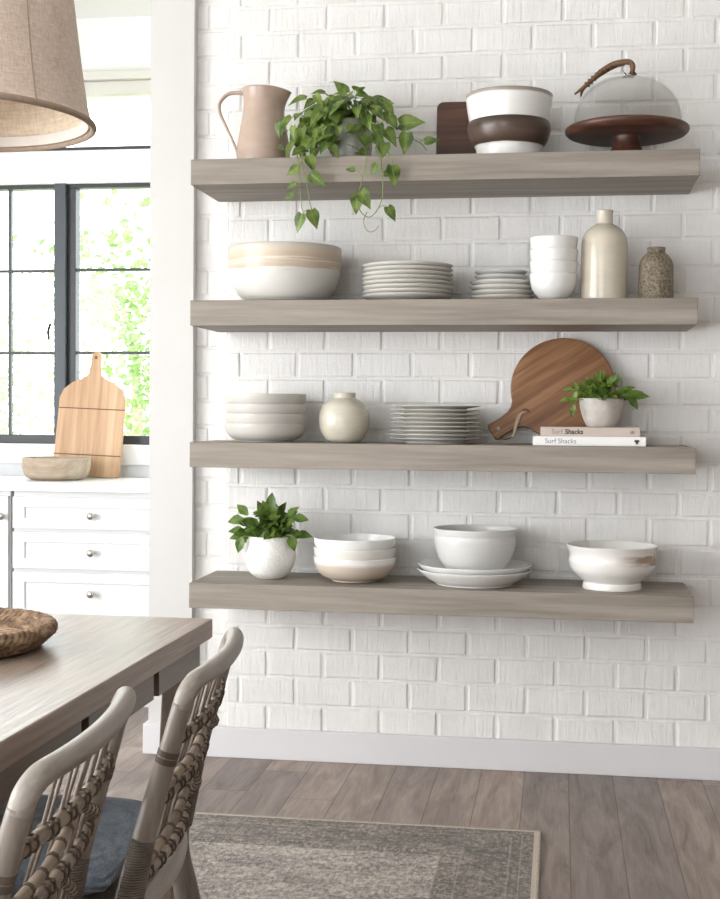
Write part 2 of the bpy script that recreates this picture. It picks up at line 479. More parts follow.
    def build(s, name, mat, parent=None, loc=(0, 0, 0), rot=(0, 0, 0), smooth=False, bevel=0, seg=2, fixn=True, subd=0):
        me = bpy.data.meshes.new(name)
        me.from_pydata([tuple(v) for v in s.v], [], s.f)
        if any(u != (0, 0) for u in s.uv):
            ul = me.uv_layers.new(name='UVMap')
            for lp in me.loops: ul.data[lp.index].uv = s.uv[lp.vertex_index]
        if fixn:
            bm = bmesh.new(); bm.from_mesh(me)
            bmesh.ops.recalc_face_normals(bm, faces=bm.faces)
            bm.to_mesh(me); bm.free()
        me.materials.append(mat)
        if smooth:
            me.polygons.foreach_set('use_smooth', [True] * len(me.polygons))
            if smooth is not True: me.set_sharp_from_angle(angle=R(smooth))
        me.update()
        o = bpy.data.objects.new(name, me); COL.objects.link(o)
        o.location = loc; o.rotation_euler = rot
        if parent: o.parent = parent
        if bevel:
            b = o.modifiers.new('bevel', 'BEVEL'); b.width = bevel; b.segments = seg; b.limit_method = 'ANGLE'; b.angle_limit = R(40)
        if subd:
            b = o.modifiers.new('subdivision', 'SUBSURF'); b.levels = subd; b.render_levels = subd
        return o

def tag(o, label, cat, group=None, kind=None):
    o['label'] = label; o['category'] = cat
    if group: o['group'] = group
    if kind: o['kind'] = kind
    return o
def empty(name, loc, label, cat, group=None, rz=0):
    o = bpy.data.objects.new(name, None); COL.objects.link(o)
    o.empty_display_size = .05
    o.location = loc; o.rotation_euler = (0, 0, rz)
    return tag(o, label, cat, group)
def struct(o, label=None):
    o['kind'] = 'structure'
    if label: o['label'] = label
    return o
def copy_tree(o, parent=None):
    c = o.copy(); COL.objects.link(c)
    if parent: c.parent = parent
    for ch in list(o.children): copy_tree(ch, c)
    return c

def rounded(prof, k=5):
    """smooth an open (r,z) profile"""
    return [(max(0, p.x), p.y) for p in [Vector((v.x, v.y)) for v in catmull([(a, b, 0) for a, b in prof], k)]]

def vessel(outer, wall=.005, floor=.006, seg=72, k=5):
    """closed mesh: outer profile from the foot up to the rim, rounded lip, then the inside"""
    out = rounded(outer, k)
    r_top, z_top = out[-1]
    inner = []
    for i in range(len(out)):
        a = out[max(i - 1, 0)]; b = out[min(i + 1, len(out) - 1)]
        t = Vector((b[0] - a[0], b[1] - a[1]))
        if t.length < 1e-9: continue
        t.normalize()
        r, z = out[i][0] - t.y * wall, out[i][1] + t.x * wall
        if z > floor + out[0][1] and r > .004: inner.append((r, z))
    inner = [p for p in inner if p[1] < z_top - .0005]
    lip = [(r_top - wall * .25, z_top + wall * .3), (r_top - wall * .75, z_top + wall * .3)]
    prof = [(0, out[0][1])] + out + lip + inner[::-1] + [(0, inner[0][1])]
    return MB().lathe(prof, seg)

# ------------------------------------------------------------------ camera (solved from the photograph's own perspective)
f_px, yaw, pitch, roll = 1327.12, .149571, -.0269567, .0077634
CAM = Vector((1.18804, -4.52691, 1.20974))
fw = Vector((-sin(yaw) * cos(pitch), cos(yaw) * cos(pitch), sin(pitch)))
rt = Vector((cos(yaw), sin(yaw), 0)); up = rt.cross(fw)
r2 = rt * cos(roll) + up * sin(roll); u2 = -rt * sin(roll) + up * cos(roll)
cd = bpy.data.cameras.new('camera'); cam = bpy.data.objects.new('camera', cd); COL.objects.link(cam)
cam.matrix_world = Matrix(((r2.x, u2.x, -fw.x, CAM.x), (r2.y, u2.y, -fw.y, CAM.y), (r2.z, u2.z, -fw.z, CAM.z), (0, 0, 0, 1)))
cd.sensor_fit = 'HORIZONTAL'; cd.sensor_width = 36.0; cd.lens = 36.0 * f_px / 720.0
cd.clip_start = .05
scene.camera = cam

# ------------------------------------------------------------------ room shell
CH = 2.95
XL, XR, YF, YK = -3.2, 3.3, -6.6, 1.15
struct(MB().box(XL - .2, XR + .2, YF - .2, YK + .16, -.12, 0).build('floor', M['floor']))
struct(MB().box(XL - .2, XR + .2, YF - .2, YK + .16, CH, CH + .12).build('ceiling', M['ceiling']))

def wall_open(mb, a0, a1, z0, z1, holes, put):
    """holes sorted along a: (a0,a1,z0,z1)"""
    x = a0
    for h in sorted(holes):
        if h[0] > x: put(mb, x, h[0], z0, z1)
        if h[2] > z0: put(mb, h[0], h[1], z0, h[2])
        if h[3] < z1: put(mb, h[0], h[1], h[3], z1)
        x = h[1]
    if x < a1: put(mb, x, a1, z0, z1)
    return mb
py = lambda y0, y1: (lambda mb, a, b, c, d: mb.box(a, b, y0, y1, c, d))
px = lambda x0, x1: (lambda mb, a, b, c, d: mb.box(x0, x1, a, b, c, d))
struct(wall_open(MB(), YF, YK + .15, 0, CH, [(-6.1, -1.5, .25, 2.55)], px(XL - .15, XL)).build('wall_left', M['wall']))
struct(MB().box(XR, XR + .15, YF, YK + .15, 0, CH).build('wall_right', M['wall_low_bounce']))
struct(wall_open(MB(), XL, XR, 0, CH, [(-2.2, .6, .5, 2.5)], py(YF - .15, YF)).build('wall_front', M['wall_low_bounce']))  # opening added for the fill lamp
# window wall of the kitchen, with a pair of casements and a transom over them
WX0, WX1, WZ0, WZ1 = -1.86, -.12, 1.064, 2.224
TZ0, TZ1 = 2.37, 2.615
struct(MB()
       .box(XL, WX0, YK, YK + .15, 0, CH).box(WX1, 1.0, YK, YK + .15, 0, CH)
       .box(WX0, WX1, YK, YK + .15, 0, WZ0).box(WX0, WX1, YK, YK + .15, WZ1, TZ0).box(WX0, WX1, YK, YK + .15, TZ1, CH)
       .build('wall_kitchen', M['wall']))
struct(MB().box(XL, .3, YK - .05, YK, 2.60, 2.66).box(XL, .3, YK - .075, YK, 2.66, 2.70).build('trim_1', M['crown'], bevel=.006))
struct(MB().box(WX0 - .1, WX1 + .1, YK - .03, YK, .974, 1.064).build('trim_2', M['trim'], bevel=.003))
struct(MB().box(-1.955, .25, YK - .012, YK, .92, .974).build('trim_3', M['splash']))

# windows: black steel casements
def casement(n, x0, x1, vbars, hbars, z0, z1, left_fat, right_fat):
    fr = MB()
    y0, y1 = YK + .015, YK + .075
    fr.box(x0, x1, y0, y1, z0, z0 + .04).box(x0, x1, y0, y1, z1 - .018, z1)
    fr.box(x0, x0 + left_fat, y0, y1, z0 + .04, z1 - .018).box(x1 - right_fat, x1, y0, y1, z0 + .04, z1 - .018)
    w = struct(fr.build('window_%d' % n, M['black'], bevel=.002))
    for vx in vbars: MB().box(vx - .006, vx + .006, y0 + .012, y0 + .035, z0 + .04, z1 - .018).build('window_bar', M['black'], w)
    for hz in hbars: MB().box(x0 + left_fat, x1 - right_fat, y0 + .010, y0 + .033, hz - .006, hz + .006).build('window_bar', M['black'], w)
    MB().box(x0 + left_fat * .6, x1 - right_fat * .6, y0 + .022, y0 + .028, z0 + .03, z1 - .01).build('glass_pane', M['pane'], w)
    return w
w1 = casement(1, WX0, -1.018, (-1.276, -1.56), (1.84, 1.472), WZ0, WZ1, .05, .031)
w2 = casement(2, -1.016, WX1, (-.54,), (1.843, 1.473), WZ0, WZ1, .055, .05)
struct(MB().box(-1.052, -.998, YK - .012, YK + .014, WZ0, WZ1).build('trim_4', plain('slate_mullion', srgb(58, 64, 72), .4, .05, 20), bevel=.003))
MB().tube([(-1.075, YK + .005, 1.60), (-1.078, YK - .01, 1.57), (-1.075, YK - .012, 1.53)], .006, 8).build('latch_handle', M['black'], w1, smooth=True)
fr = MB().box(WX0, WX1, YK + .0, YK + .06, TZ0, TZ0 + .015).box(WX0, WX0 + .02, YK, YK + .06, TZ0, TZ1).box(WX1 - .02, WX1, YK, YK + .06, TZ0, TZ1)
w3 = struct(fr.build('window_3', M['black']))
MB().box(WX0, WX1, YK + .025, YK + .031, TZ0 + .01, TZ1 - .005).build('glass_pane', M['pane'], w3)
MB().box(-1.05, -1.035, YK + .0, YK + .05, TZ0 + .014, TZ0 + .02).build('window_bar', M['black'], w3)

# brick wall: the breast behind the shelves stands a little proud of the strip by the trim
def bricks(mb, x0, x1, zs, y, phase, bw=.2, joint=.0085, depth=.0045):
    rnd = random.Random(3)
    for row, (z0, z1) in enumerate(zip(zs, zs[1:])):
        a, b = z0 + joint / 2, z1 - joint / 2
        xs = phase + (bw / 2 if row % 2 else 0)
        k = math.floor((x0 - xs) / bw)
        while xs + k * bw < x1:
            xa, xb = max(x0, xs + k * bw + joint / 2), min(x1, xs + (k + 1) * bw - joint / 2)
            k += 1
            if xb - xa < .012: continue
            j = lambda m=.0016: rnd.uniform(-m, m)
            yy = y + rnd.uniform(-.0012, .0012)
            e = .0065
            o = [(xa + j(), y + depth, a + j()), (xb + j(), y + depth, a + j()), (xb + j(), y + depth, b + j()), (xa + j(), y + depth, b + j())]
            m_ = [(xa + e * .4 + j(), yy + depth * .35, a + e * .4 + j()), (xb - e * .4 + j(), yy + depth * .35, a + e * .4 + j()), (xb - e * .4 + j(), yy + depth * .35, b - e * .4 + j()), (xa + e * .4 + j(), yy + depth * .35, b - e * .4 + j())]
            f_ = [(xa + e + j(), yy, a + e + j()), (xb - e + j(), yy, a + e + j()), (xb - e + j(), yy, b - e + j()), (xa + e + j(), yy, b - e + j())]
            fs = [(8, 9, 10, 11)]
            for q in (0, 4): fs += [(q + i, q + (i + 1) % 4, q + 4 + (i + 1) % 4, q + 4 + i) for i in range(4)]
            mb.add(o + m_ + f_, fs)
    return mb
wb = MB().box(-.245, XR, .034, .16, 0, CH)
wb.box(.036, XR, .0038, .034, 0, CH)
ZS = [.09, .188, .286, .381, .468, .572, .675, .771, .870, .957, 1.053, 1.149, 1.241, 1.331, 1.424, 1.518, 1.612, 1.705, 1.797, 1.886, 1.978, 2.070, 2.162, 2.251, 2.342, 2.431, 2.523, 2.612, 2.70, 2.79, 2.88, 2.95]
bricks(wb, .036, XR, ZS[:1] + ZS[1:], 0.0, -.017)
bricks(wb, -.092, .030, [2.547 + .0925 * k for k in range(-26, 5)], .0298, -.04)
struct(wb.build('wall_back', M['brick'], fixn=True))
struct(MB().box(-.245, -.088, -.006, .034, 0, CH).box(-.2455, -.245, -.006, .165, 0, CH).build('trim_5', M['casing'], bevel=.002))
struct(MB().box(-.262, XR, -.021, -.0045, 0, .106).box(-.262, -.2455, -.0045, .18, 0, .106).build('baseboard_back', M['trim'], bevel=.003))

# ------------------------------------------------------------------ garden beyond the windows
struct(MB().box(-12, 10, YK + .3, 16, -.35, -.3).build('ground', M['lawn']))
TL = [(0, .12), (.2, .42), (.5, .5), (.8, .25), (1, 0)]
def tree(x, y, h, r, label, seed, n=3600):
    rnd = random.Random(seed)
    t = empty('garden_tree', (x, y, -.3), label, 'tree', 'trees in the garden beyond the window')
    MB().tube([(0, 0, 0), (.05, .02, h * .4), (0, .05, h * .75)], [.13, .09, .04], 10).build('trunk', M['bark'], t, smooth=True)
    mb = MB()
    cl = [(rnd.gauss(0, r * .5), rnd.gauss(0, r * .4), h * .58 + rnd.gauss(0, h * .22), rnd.uniform(.25, .5) * r) for _ in range(22)]
    for _ in range(n):
        cx, cy, cz, cr = rnd.choice(cl)
        d = Vector((rnd.gauss(0, 1), rnd.gauss(0, 1), rnd.gauss(0, 1))).normalized()
        p = Vector((cx, cy, cz)) + d * cr * rnd.random() ** .4
        if p.z < .35: p.z = .35 + rnd.random() * .3
        if p.z > 3.25: p.z = 3.25 - rnd.random() * .9
        dd = Vector((rnd.gauss(0, 1), rnd.gauss(0, 1), rnd.gauss(-.3, .6)))
        l = rnd.uniform(.05, .095)
        mb.leaf(p, dd, (rnd.gauss(0, .5), rnd.gauss(0, .5), 1), l, l * .75, TL, .15, .2)
    mb.build('foliage', M['treeleaf'], t, fixn=False)
tree(-1.7, 6.2, 3.3, 1.35, 'leafy pale tree seen through the right-hand window', 11)
tree(-4.9, 7.4, 3.5, 1.5, 'leafy pale tree seen through the left-hand window', 12)
tree(-4.6, 13.0, 3.4, 1.9, 'low farther tree behind the steel mullion', 13, 2200)

# ------------------------------------------------------------------ kitchen counter
base = empty('drawer_cabinet', (-.683, .62, 0), 'white three-drawer base cabinet right of the narrow gap', 'cabinet', 'white kitchen base cabinets')
MB().box(-.342, .93, .02, .505, .09, .883).box(-.342, .93, .07, .505, 0, .09).build('carcass', M['cabinet'], base, bevel=.002)
def shaker(name, x0, x1, z0, z1, parent, frame=.052):
    mb = MB()
    mb.box(x0, x1, .008, .02, z0, z1)
    mb.box(x0, x1, 0, .008, z0, z0 + frame * .8).box(x0, x1, 0, .008, z1 - frame * .8, z1)
    mb.box(x0, x0 + frame, 0, .008, z0 + frame * .8, z1 - frame * .8).box(x1 - frame, x1, 0, .008, z0 + frame * .8, z1 - frame * .8)
    return mb.build(name, M['cabinet'], parent, bevel=.0015)
def knob(x, z, parent):
    MB().lathe([(0, 0), (.008, 0), (.006, .008), (.006, .014), (.013, .018), (.015, .024), (.011, .029), (0, .030)], 20).build('knob', M['chrome'], parent, (x, 0, z), (R(90), 0, 0), smooth=50)
for z0, z1, kz in ((.731, .860, .787), (.567, .717, .637), (.36, .553, .47)):
    d = shaker('drawer', -.340, .340, z0, z1, base); knob(0, kz, d)
d = shaker('drawer', -.340, .340, .10, .352, base); knob(0, .23, d)
side = empty('door_cabinet', (-1.49, .62, 0), 'white base cabinet with a door, left of the drawers', 'cabinet', 'white kitchen base cabinets')
MB().box(-.45, .452, .02, .505, .09, .883).box(-.45, .452, .07, .505, 0, .09).build('carcass', M['cabinet'], side, bevel=.002)
for x0, x1, kx in ((-.446, -.002, -.03), (.004, .448, .425)):
    d = shaker('door', x0, x1, .10, .862, side); knob(kx, .78, d)
tag(MB().box(-1.955, .27, .595, 1.137, .884, .92).build('countertop', M['counter'], bevel=.004), 'long white countertop running below the black windows', 'countertop')

# bread board leaning on the window
bb = empty('bread_board', (-.866, 1.042, .9245), 'pale wooden bread board with a pierced handle, leaning on the window', 'cutting board')
bb.rotation_euler = (R(-9), R(2.2), 0)
arc = [(.152, .345), (.137, .384), (.098, .417), (.052, .436)]
poly = [(-.152, .006), (-.146, 0), (.146, 0), (.152, .006)] + arc + [(.030, .45), (.022, .50), (.020, .545), (.010, .556)] + [(-.010, .556), (-.020, .545), (-.022, .50), (-.030, .45)] + [(-a, b) for a, b in arc[::-1]]
MB().prism(poly, -.010, .010).build('board_panel', M['pine'], bb, bevel=.003)
M['seam'] = plain('dark_wood_seam', srgb(110, 78, 52), .7, .1, 40)
for z in (.095, .300): MB().box(-.153, .153, -.0115, -.0095, z - .002, z + .002).build('joint_line', M['seam'], bb)
MB().lathe([(.0, -.0012), (.007, -.0012), (.007, .0012), (0, .0012)], 16).build('hanging_hole', plain('hole_shadow_wood', srgb(120, 88, 60), .8, .1, 30), bb, (0, -.0105, .53), (R(90), 0, 0))
mbb = vessel([(.090, 0), (.106, .001), (.130, .018), (.142, .052), (.144, .090)], .011, .012)
o = mbb.build('wooden_bowl', M['grey_wood'], None, (-.925, .85, .9205), smooth=60)
tag(o, 'shallow bleached wooden bowl on the kitchen counter before the bread board', 'bowl')

# ------------------------------------------------------------------ floating shelves
SZ = [2.025, 1.572, 1.1136, .6555]
ST, SD, SX0, SX1 = .0814, .3526, .0, 1.6
slab = ['topmost floating oak shelf, holding the pitcher and the glass cloche', 'second floating oak shelf from the top, holding the tall cream bottle',
        'third floating oak shelf from the top, holding the round board and books', 'lowest floating oak shelf, nearest the floor, holding three groups of bowls']
for i, z in enumerate(SZ):
    o = MB().box(-.8, .8, -SD / 2, SD / 2, -ST, 0).build('floating_shelf', M['shelf'], None, (.8, -SD / 2 - .002, z), bevel=.0018)
    tag(o, slab[i], 'shelf', 'floating oak shelves')
S1, S2, S3, S4 = [z + .0006 for z in SZ]

def solid(name, mb, mat, loc, label, cat, group=None, smooth=60, rz=0):
    o = mb.build(name, mat, None, loc, (0, 0, rz), smooth=smooth)
    return tag(o, label, cat, group)

# --- top shelf
p = empty('pitcher', (.204, -.20, S1), 'blush stoneware pitcher with a thin loop handle, beside the trailing plant', 'pitcher')
body = vessel([(.078, 0), (.086, .004), (.088, .03), (.086, .07), (.079, .115), (.069, .17), (.066, .205), (.068, .232), (.071, .252)], .0045, .008)
for i, (x, y, z) in enumerate(body.v):      # pull the lip out into a spout on the right
    if z > .16:
        a = math.atan2(y, x); k = max(0, (z - .16) / .095)
        w = max(0, cos(a)) ** 5
        r = math.hypot(x, y)
        rr = r + .024 * w * k ** 1.6
        body.v[i] = (rr * cos(a), rr * sin(a) * (1 - .12 * w * k), z - .010 * w * k + .004 * max(0, -cos(a)) * k)
body.build('body', M['pitcher'], p, smooth=60)
MB().tube([(-.060, 0, .240), (-.085, 0, .246), (-.122, 0, .242), (-.149, 0, .214), (-.148, 0, .180), (-.130, 0, .14), (-.108, 0, .095), (-.092, 0, .058), (-.088, 0, .036)],
          [.009, .010, .009, .008, .008, .007, .006, .006, .004], 10, flat=.7).build('handle', M['pitcher'], p, smooth=True)

# trailing pothos
HEART = [(0, .30), (.06, .43), (.2, .5), (.4, .45), (.62, .30), (.82, .13), (.93, .05), (1, 0)]
OV = [(0, .06), (.12, .28), (.32, .48), (.55, .45), (.78, .24), (.92, .09), (1, 0)]
pl = empty('trailing_pothos', (.50, -.20, S1), 'trailing heart-leaved plant in a grey pot on the top shelf', 'plant')
vessel([(.045, 0), (.055, .003), (.064, .03), (.068, .07), (.066, .12), (.064, .14)], .005, .008).build('pot', M['silver_pot'], pl, smooth=60)
MB().lathe([(0, .125), (.0595, .122), (.0585, .112), (0, .112)], 32).build('soil', M['soil'], pl, smooth=True)
rnd = random.Random(21)
lv = MB(); vn = MB()
def pothos_leaf(pos, d, ln, nrm=None, droop=.35):
    nrm = nrm or Vector((rnd.gauss(0, .3), -.75 + rnd.gauss(0, .3), .7 + rnd.gauss(0, .2)))
    lv.leaf(pos, d, nrm, ln, ln * rnd.uniform(.62, .76), HEART, rnd.uniform(.12, .4), droop)
# crown: arching runners out of the pot, each carrying leaves; ends given in plant coordinates
runners = [(-.19, -.05, .15), (-.14, -.06, .205), (-.12, .02, .20), (-.08, -.05, .225), (-.02, .0, .235), (.03, -.07, .225), (.07, .0, .21), (.11, -.05, .19), (.13, -.07, .14), (.12, -.06, .10),
           (-.16, -.08, .10), (-.13, -.12, .11), (-.08, -.13, .15), (-.03, -.12, .175), (.04, -.13, .16), (.07, -.12, .13), (.10, -.13, .08), (-.11, -.14, .06), (-.14, -.10, .05), (-.05, -.14, .09), (.0, -.10, .205), (-.05, .03, .21), (.09, -.10, .16), (-.10, -.08, .16), (.05, -.05, .20), (-.17, -.10, .06), (.11, -.09, .05)]
for e in runners:
    e = Vector(e)
    s0 = Vector((rnd.uniform(-.03, .03), rnd.uniform(-.03, .03), .125))
    midp = (s0 + e) / 2 + Vector((0, 0, .05 - .03 * (e.z > .19)))
    P = catmull([s0, midp, e], 7)
    vn.tube(P, [.0022, .0014], 6, smooth=0)
    n = len(P)
    for q in range(3, n, 3):
        t = (P[min(q + 1, n - 1)] - P[q - 1]).normalized()
        sd = 1 if (q // 3) % 2 else -1
        d = t * .5 + Vector((t.y, -t.x, 0)) * .5 * sd + Vector((rnd.gauss(0, .3), -.25 + rnd.gauss(0, .25), -.35 + rnd.gauss(0, .25)))
        pothos_leaf(P[q], d, rnd.uniform(.036, .062))
    d = (P[-1] - P[-3]).normalized() + Vector((rnd.gauss(0, .2), -.15, -.35))
    pothos_leaf(P[-1], d, rnd.uniform(.048, .072))
for _ in range(46):                       # short inner leaves hide the pot's left side
    a = rnd.uniform(0, 2 * pi)
    pos = Vector((-.075 + rnd.gauss(0, .065), -.085 + rnd.gauss(0, .035), rnd.uniform(.03, .20)))
    if pos.z < .012: continue
    pothos_leaf(pos, (rnd.gauss(0, .6), -.3 + rnd.gauss(0, .3), -.5 + rnd.gauss(0, .4)), rnd.uniform(.038, .06))
for _ in range(16):                       # and a few hang before the pot and over the shelf's edge
    pos = Vector((-.10 + rnd.gauss(0, .045), -.165 + rnd.gauss(0, .010), rnd.uniform(.015, .10)))
    pothos_leaf(pos, (rnd.gauss(0, .5), -.5 + rnd.gauss(0, .2), -.35 + rnd.gauss(0, .3)), rnd.uniform(.036, .055))
def strand(pts, leaves, r=.0017):
    P = [Vector(q) - Vector((.50, -.20, S1)) for q in pts]
    vn.tube([P[0] + Vector((0, .06, .03))] + P, r, 6, smooth=6)
    for (lp, d, ln) in leaves:
        b = Vector(lp) - Vector((.50, -.20, S1))
        d = Vector(d).normalized()
        near = min(P, key=lambda q: (q - b).length)
        vn.tube([near, (near + b) / 2 + Vector((0, -.006, .006)), b], .0012, 5, smooth=4)
        lv.leaf(b, d, (rnd.gauss(0, .25), -1, .25), ln, ln * .70, HEART, .2, .15)
strand([(.37, -.35, 2.04), (.372, -.385, 2.0), (.386, -.388, 1.94), (.396, -.382, 1.88), (.404, -.38, 1.852)],
       [((.402, -.385, 1.850), (.35, 0, -1), .062), ((.374, -.39, 1.838), (-.35, 0, -1), .062), ((.40, -.392, 1.965), (.7, 0, -.6), .062), ((.36, -.392, 1.985), (-.8, -.1, -.5), .045)])
strand([(.352, -.36, 2.03), (.362, -.386, 1.99), (.366, -.388, 1.93), (.37, -.385, 1.87), (.375, -.38, 1.845)],
       [((.352, -.39, 1.935), (-.7, 0, -.35), .035), ((.346, -.392, 1.90), (-.8, 0, -.3), .032), ((.395, -.40, 2.02), (.4, 0, -1), .055)])
strand([(.60, -.34, 2.05), (.622, -.385, 2.01), (.628, -.388, 1.96), (.630, -.386, 1.90), (.615, -.38, 1.855), (.588, -.378, 1.828), (.562, -.378, 1.842), (.550, -.38, 1.868)],
       [((.560, -.385, 1.91), (.55, 0, -1), .066), ((.548, -.385, 1.895), (-.05, 0, -1), .060), ((.645, -.382, 1.858), (.55, 0, -.9), .052), ((.634, -.39, 1.96), (.8, 0, .1), .035), ((.612, -.394, 1.99), (-.4, 0, -.8), .045)])
strand([(.57, -.35, 2.04), (.576, -.385, 2.0), (.566, -.388, 1.95), (.553, -.385, 1.90)], [((.54, -.39, 1.975), (-.8, 0, .1), .03)])
strand([(.57, -.38, 1.822), (.572, -.378, 1.80), (.584, -.376, 1.783), (.602, -.376, 1.785), (.618, -.378, 1.80)], [], .0012)
strand([(.64, -.36, 2.04), (.655, -.388, 2.01), (.66, -.39, 1.99)], [((.660, -.392, 1.985), (.15, 0, -1), .068), ((.64, -.40, 2.055), (-.2, 0, -1), .05)])
strand([(.64, -.26, 2.10), (.69, -.25, 2.10), (.73, -.24, 2.085), (.752, -.24, 2.06)], [((.748, -.245, 2.088), (.9, -.1, .1), .045), ((.665, -.25, 2.145), (.9, -.2, .05), .085), ((.69, -.27, 2.11), (-.1, -.1, -1), .07)])
vn.build('vines', M['stem'], pl, smooth=True, fixn=False)
lv.build('foliage', M['pothos'], pl, smooth=True, fixn=False)

# dark board behind bowls
bd = MB()
def rrect(w, h, r, n=6):
    pts = []
    for cx, cz, a0 in ((w - r, h - r, 0), (r, h - r, 90), (r * .3, r * .3, 180), (w - r * .3, r * .3, 270)):
        q = r if a0 in (0, 90) else r * .3
        for k in range(n + 1):
            a = R(a0 + 90 * k / n); pts.append((cx + q * cos(a), cz + q * sin(a)))
    return pts
bd.prism([(x - .12, z) for x, z in rrect(.24, .236, .022)], -.009, .009)
o = bd.build('wooden_board', M['walnut'], None, (.884, -.046, S1 + .003), (R(-7), 0, 0), bevel=.002)
tag(o, 'dark walnut board with rounded corners, propped behind the two stacked bowls', 'cutting board')
BX = 1.013
solid('brown_bowl', vessel([(.092, 0), (.100, .002), (.104, .03), (.108, .045), (.122, .062), (.132, .088), (.1345, .108), (.131, .124)], .006, .046), M['brown_bowl'], (BX, -.19, S1),
      'dark brown bowl with a white foot, the lower of the two beside the walnut board', 'bowl', 'stacked bowls on the top shelf')
solid('white_bowl', vessel([(.060, 0), (.070, .002), (.104, .028), (.1235, .062), (.1325, .098), (.138, .135), (.1395, .158)], .006, .008), M['rim_bowl'], (BX, -.19, S1 + .0535),
      'white bowl with a bare brownish rim, set inside the dark brown bowl', 'bowl', 'stacked bowls on the top shelf')
# cake stand and glass cloche
cs = empty('cake_stand', (1.387, -.19, S1), 'dark walnut cake stand on a turned foot at the top shelf end', 'cake stand')
MB().lathe([(0, 0), (.068, 0), (.069, .006), (.060, .014), (.050, .030), (.043, .048), (.040, .066), (.044, .0755), (0, .0755)], 48).build('pedestal', M['walnut'], cs, smooth=50)
MB().lathe(rounded([(.002, .074), (.10, .074), (.16, .0745), (.178, .076)], 3) + [(.186, .079), (.1935, .086), (.1955, .093), (.194, .099), (.190, .102), (.184, .1025), (.180, .099), (0, .098)], 96).build('plate', M['walnut'], cs, smooth=40)
cl = empty('glass_cloche', (1.389, -.19, S1 + .0992), 'clear glass dome with a knob and leather cord, covering the cake stand', 'cloche')
RC, HC, tk = .170, .162, .0035
outp = [(RC, 0), (RC, .02)] + [(RC * cos(a) ** .85, .02 + (HC - .02) * sin(a)) for a in [R(q) for q in range(6, 88, 4)]] + [(.012, HC - .0002)]
inn = [(max(.0, r - tk * (1 if r > .03 else .3)), z - tk * (0 if z < .03 else (z - .03) / (HC - .03))) for r, z in outp]
MB().lathe(outp + [(0, HC)] , 80).lathe(inn + [(0, HC - tk)], 80).lathe([(RC - tk, 0), (RC, 0)], 80).build('dome', M['dome'], cl, smooth=60, fixn=False)
MB().lathe([(0, HC - .001), (.018, HC), (.010, HC + .006), (.009, HC + .010), (.016, HC + .018), (.0195, HC + .027), (.016, HC + .037), (.008, HC + .042), (0, HC + .043)], 32).build('knob', M['knob_glass'], cl, smooth=70)
cord = MB()
for k in (-1, 1):
    pts = [(.010, k * .016, HC + .010), (.014, k * .02, HC + .028), (.004, k * .016, HC + .046), (-.02, k * .010, HC + .047), (-.05, k * .006, HC + .038), (-.085, k * .006, HC + .020), (-.114, k * .007 + .003, HC - .004), (-.140, k * .010, HC - .030), (-.158 + .010 * k, k * .006, HC - .052)]
    tw = [Vector(q) + Vector((0, .003 * sin(i * 1.7 + k), .0025 * cos(i * 1.7 + k))) for i, q in enumerate(pts)]
    cord.tube(tw, [.007, .008, .0095, .0095, .009, .0085, .007, .006, .003], 8)
cord.tube([(.012, -.017, HC + .012), (.022, 0, HC + .010), (.012, .017, HC + .012)], .005, 8)
mid_ = catmull([(.004, 0, HC + .046), (-.02, 0, HC + .047), (-.05, 0, HC + .038), (-.085, 0, HC + .020), (-.114, .003, HC - .004), (-.140, 0, HC - .030)], 8)
for i in range(3, len(mid_) - 3, 3):
    d = (mid_[i + 1] - mid_[i - 1]).normalized(); e1 = Vector((0, 1, 0)); e2 = d.cross(e1)
    cord.tube([mid_[i] + e1 * (.0150 * cos(q)) + e2 * (.0085 * sin(q)) + d * (.003 * q / 6) for q in [2 * pi * k / 12 for k in range(12)]], .0026, 6, smooth=0, closed=True)
cord.build('leather_cord', M['leather'], cl, smooth=True)

# --- second shelf
solid('serving_bowl', vessel([(.105, 0), (.118, .003), (.146, .020), (.168, .050), (.181, .088), (.187, .130), (.189, .182)], .007, .010, 96), M['big_bowl'], (.276, -.185, S2),
      'large cream serving bowl with brushed tan bands on the second shelf', 'bowl')
ORD = ['first', 'second', 'third', 'fourth', 'fifth', 'sixth', 'seventh', 'eighth', 'ninth']
def stack(n, name, mbf, mat, x, y, z, pitch, fmt, cat, group, jit=.0012, mats=None, seed=1):
    """fmt(i_from_top, is_bottom) gives the label"""
    rr = random.Random(seed)
    proto = None
    for i in range(n):
        loc = (x + rr.uniform(-jit, jit) * (i > 0), y + rr.uniform(-jit, jit) * (i > 0), z + i * pitch)
        if proto is None:
            proto = mbf().build(name, mat, None, loc, smooth=60); o = proto
        else:
            o = proto.copy(); COL.objects.link(o); o.location = loc
        if mats and mats[i] is not mat:
            o.data = proto.data.copy(); o.data.materials[0] = mats[i]
        o.rotation_euler = (0, 0, rr.uniform(0, 6))
        tag(o, fmt(n - 1 - i), cat, group)
def fm(pre, post):
    return lambda k: (('topmost ' + pre + ' ' + post) if k == 0 else (ORD[k] + ' ' + pre + ' from the top ' + post))
def coupe(R_, h, foot=.60, wall=.0036):
    return lambda: vessel([(R_ * foot, 0), (R_ * (foot + .03), .001), (R_ * (foot + .05), .0045), (R_ * .74, h * .36), (R_ * .86, h * .55), (R_ * .95, h * .76), (R_, h)], wall, .0045, 80, 4)
stack(8, 'dinner_plate', coupe(.149, .0225), M['warm_plate'], .687, -.19, S2, .0142, fm('warm white plate', 'of the eight-plate stack beside the banded bowl'), 'plate', 'eight stacked plates on the second shelf', seed=4)
stack(4, 'side_plate', coupe(.1055, .024), M['warm_plate'], .992, -.128, S2, .0165, fm('wider pale plate', 'under the smaller plates left of the white cups'), 'plate', 'stacked side plates on the second shelf', seed=5)
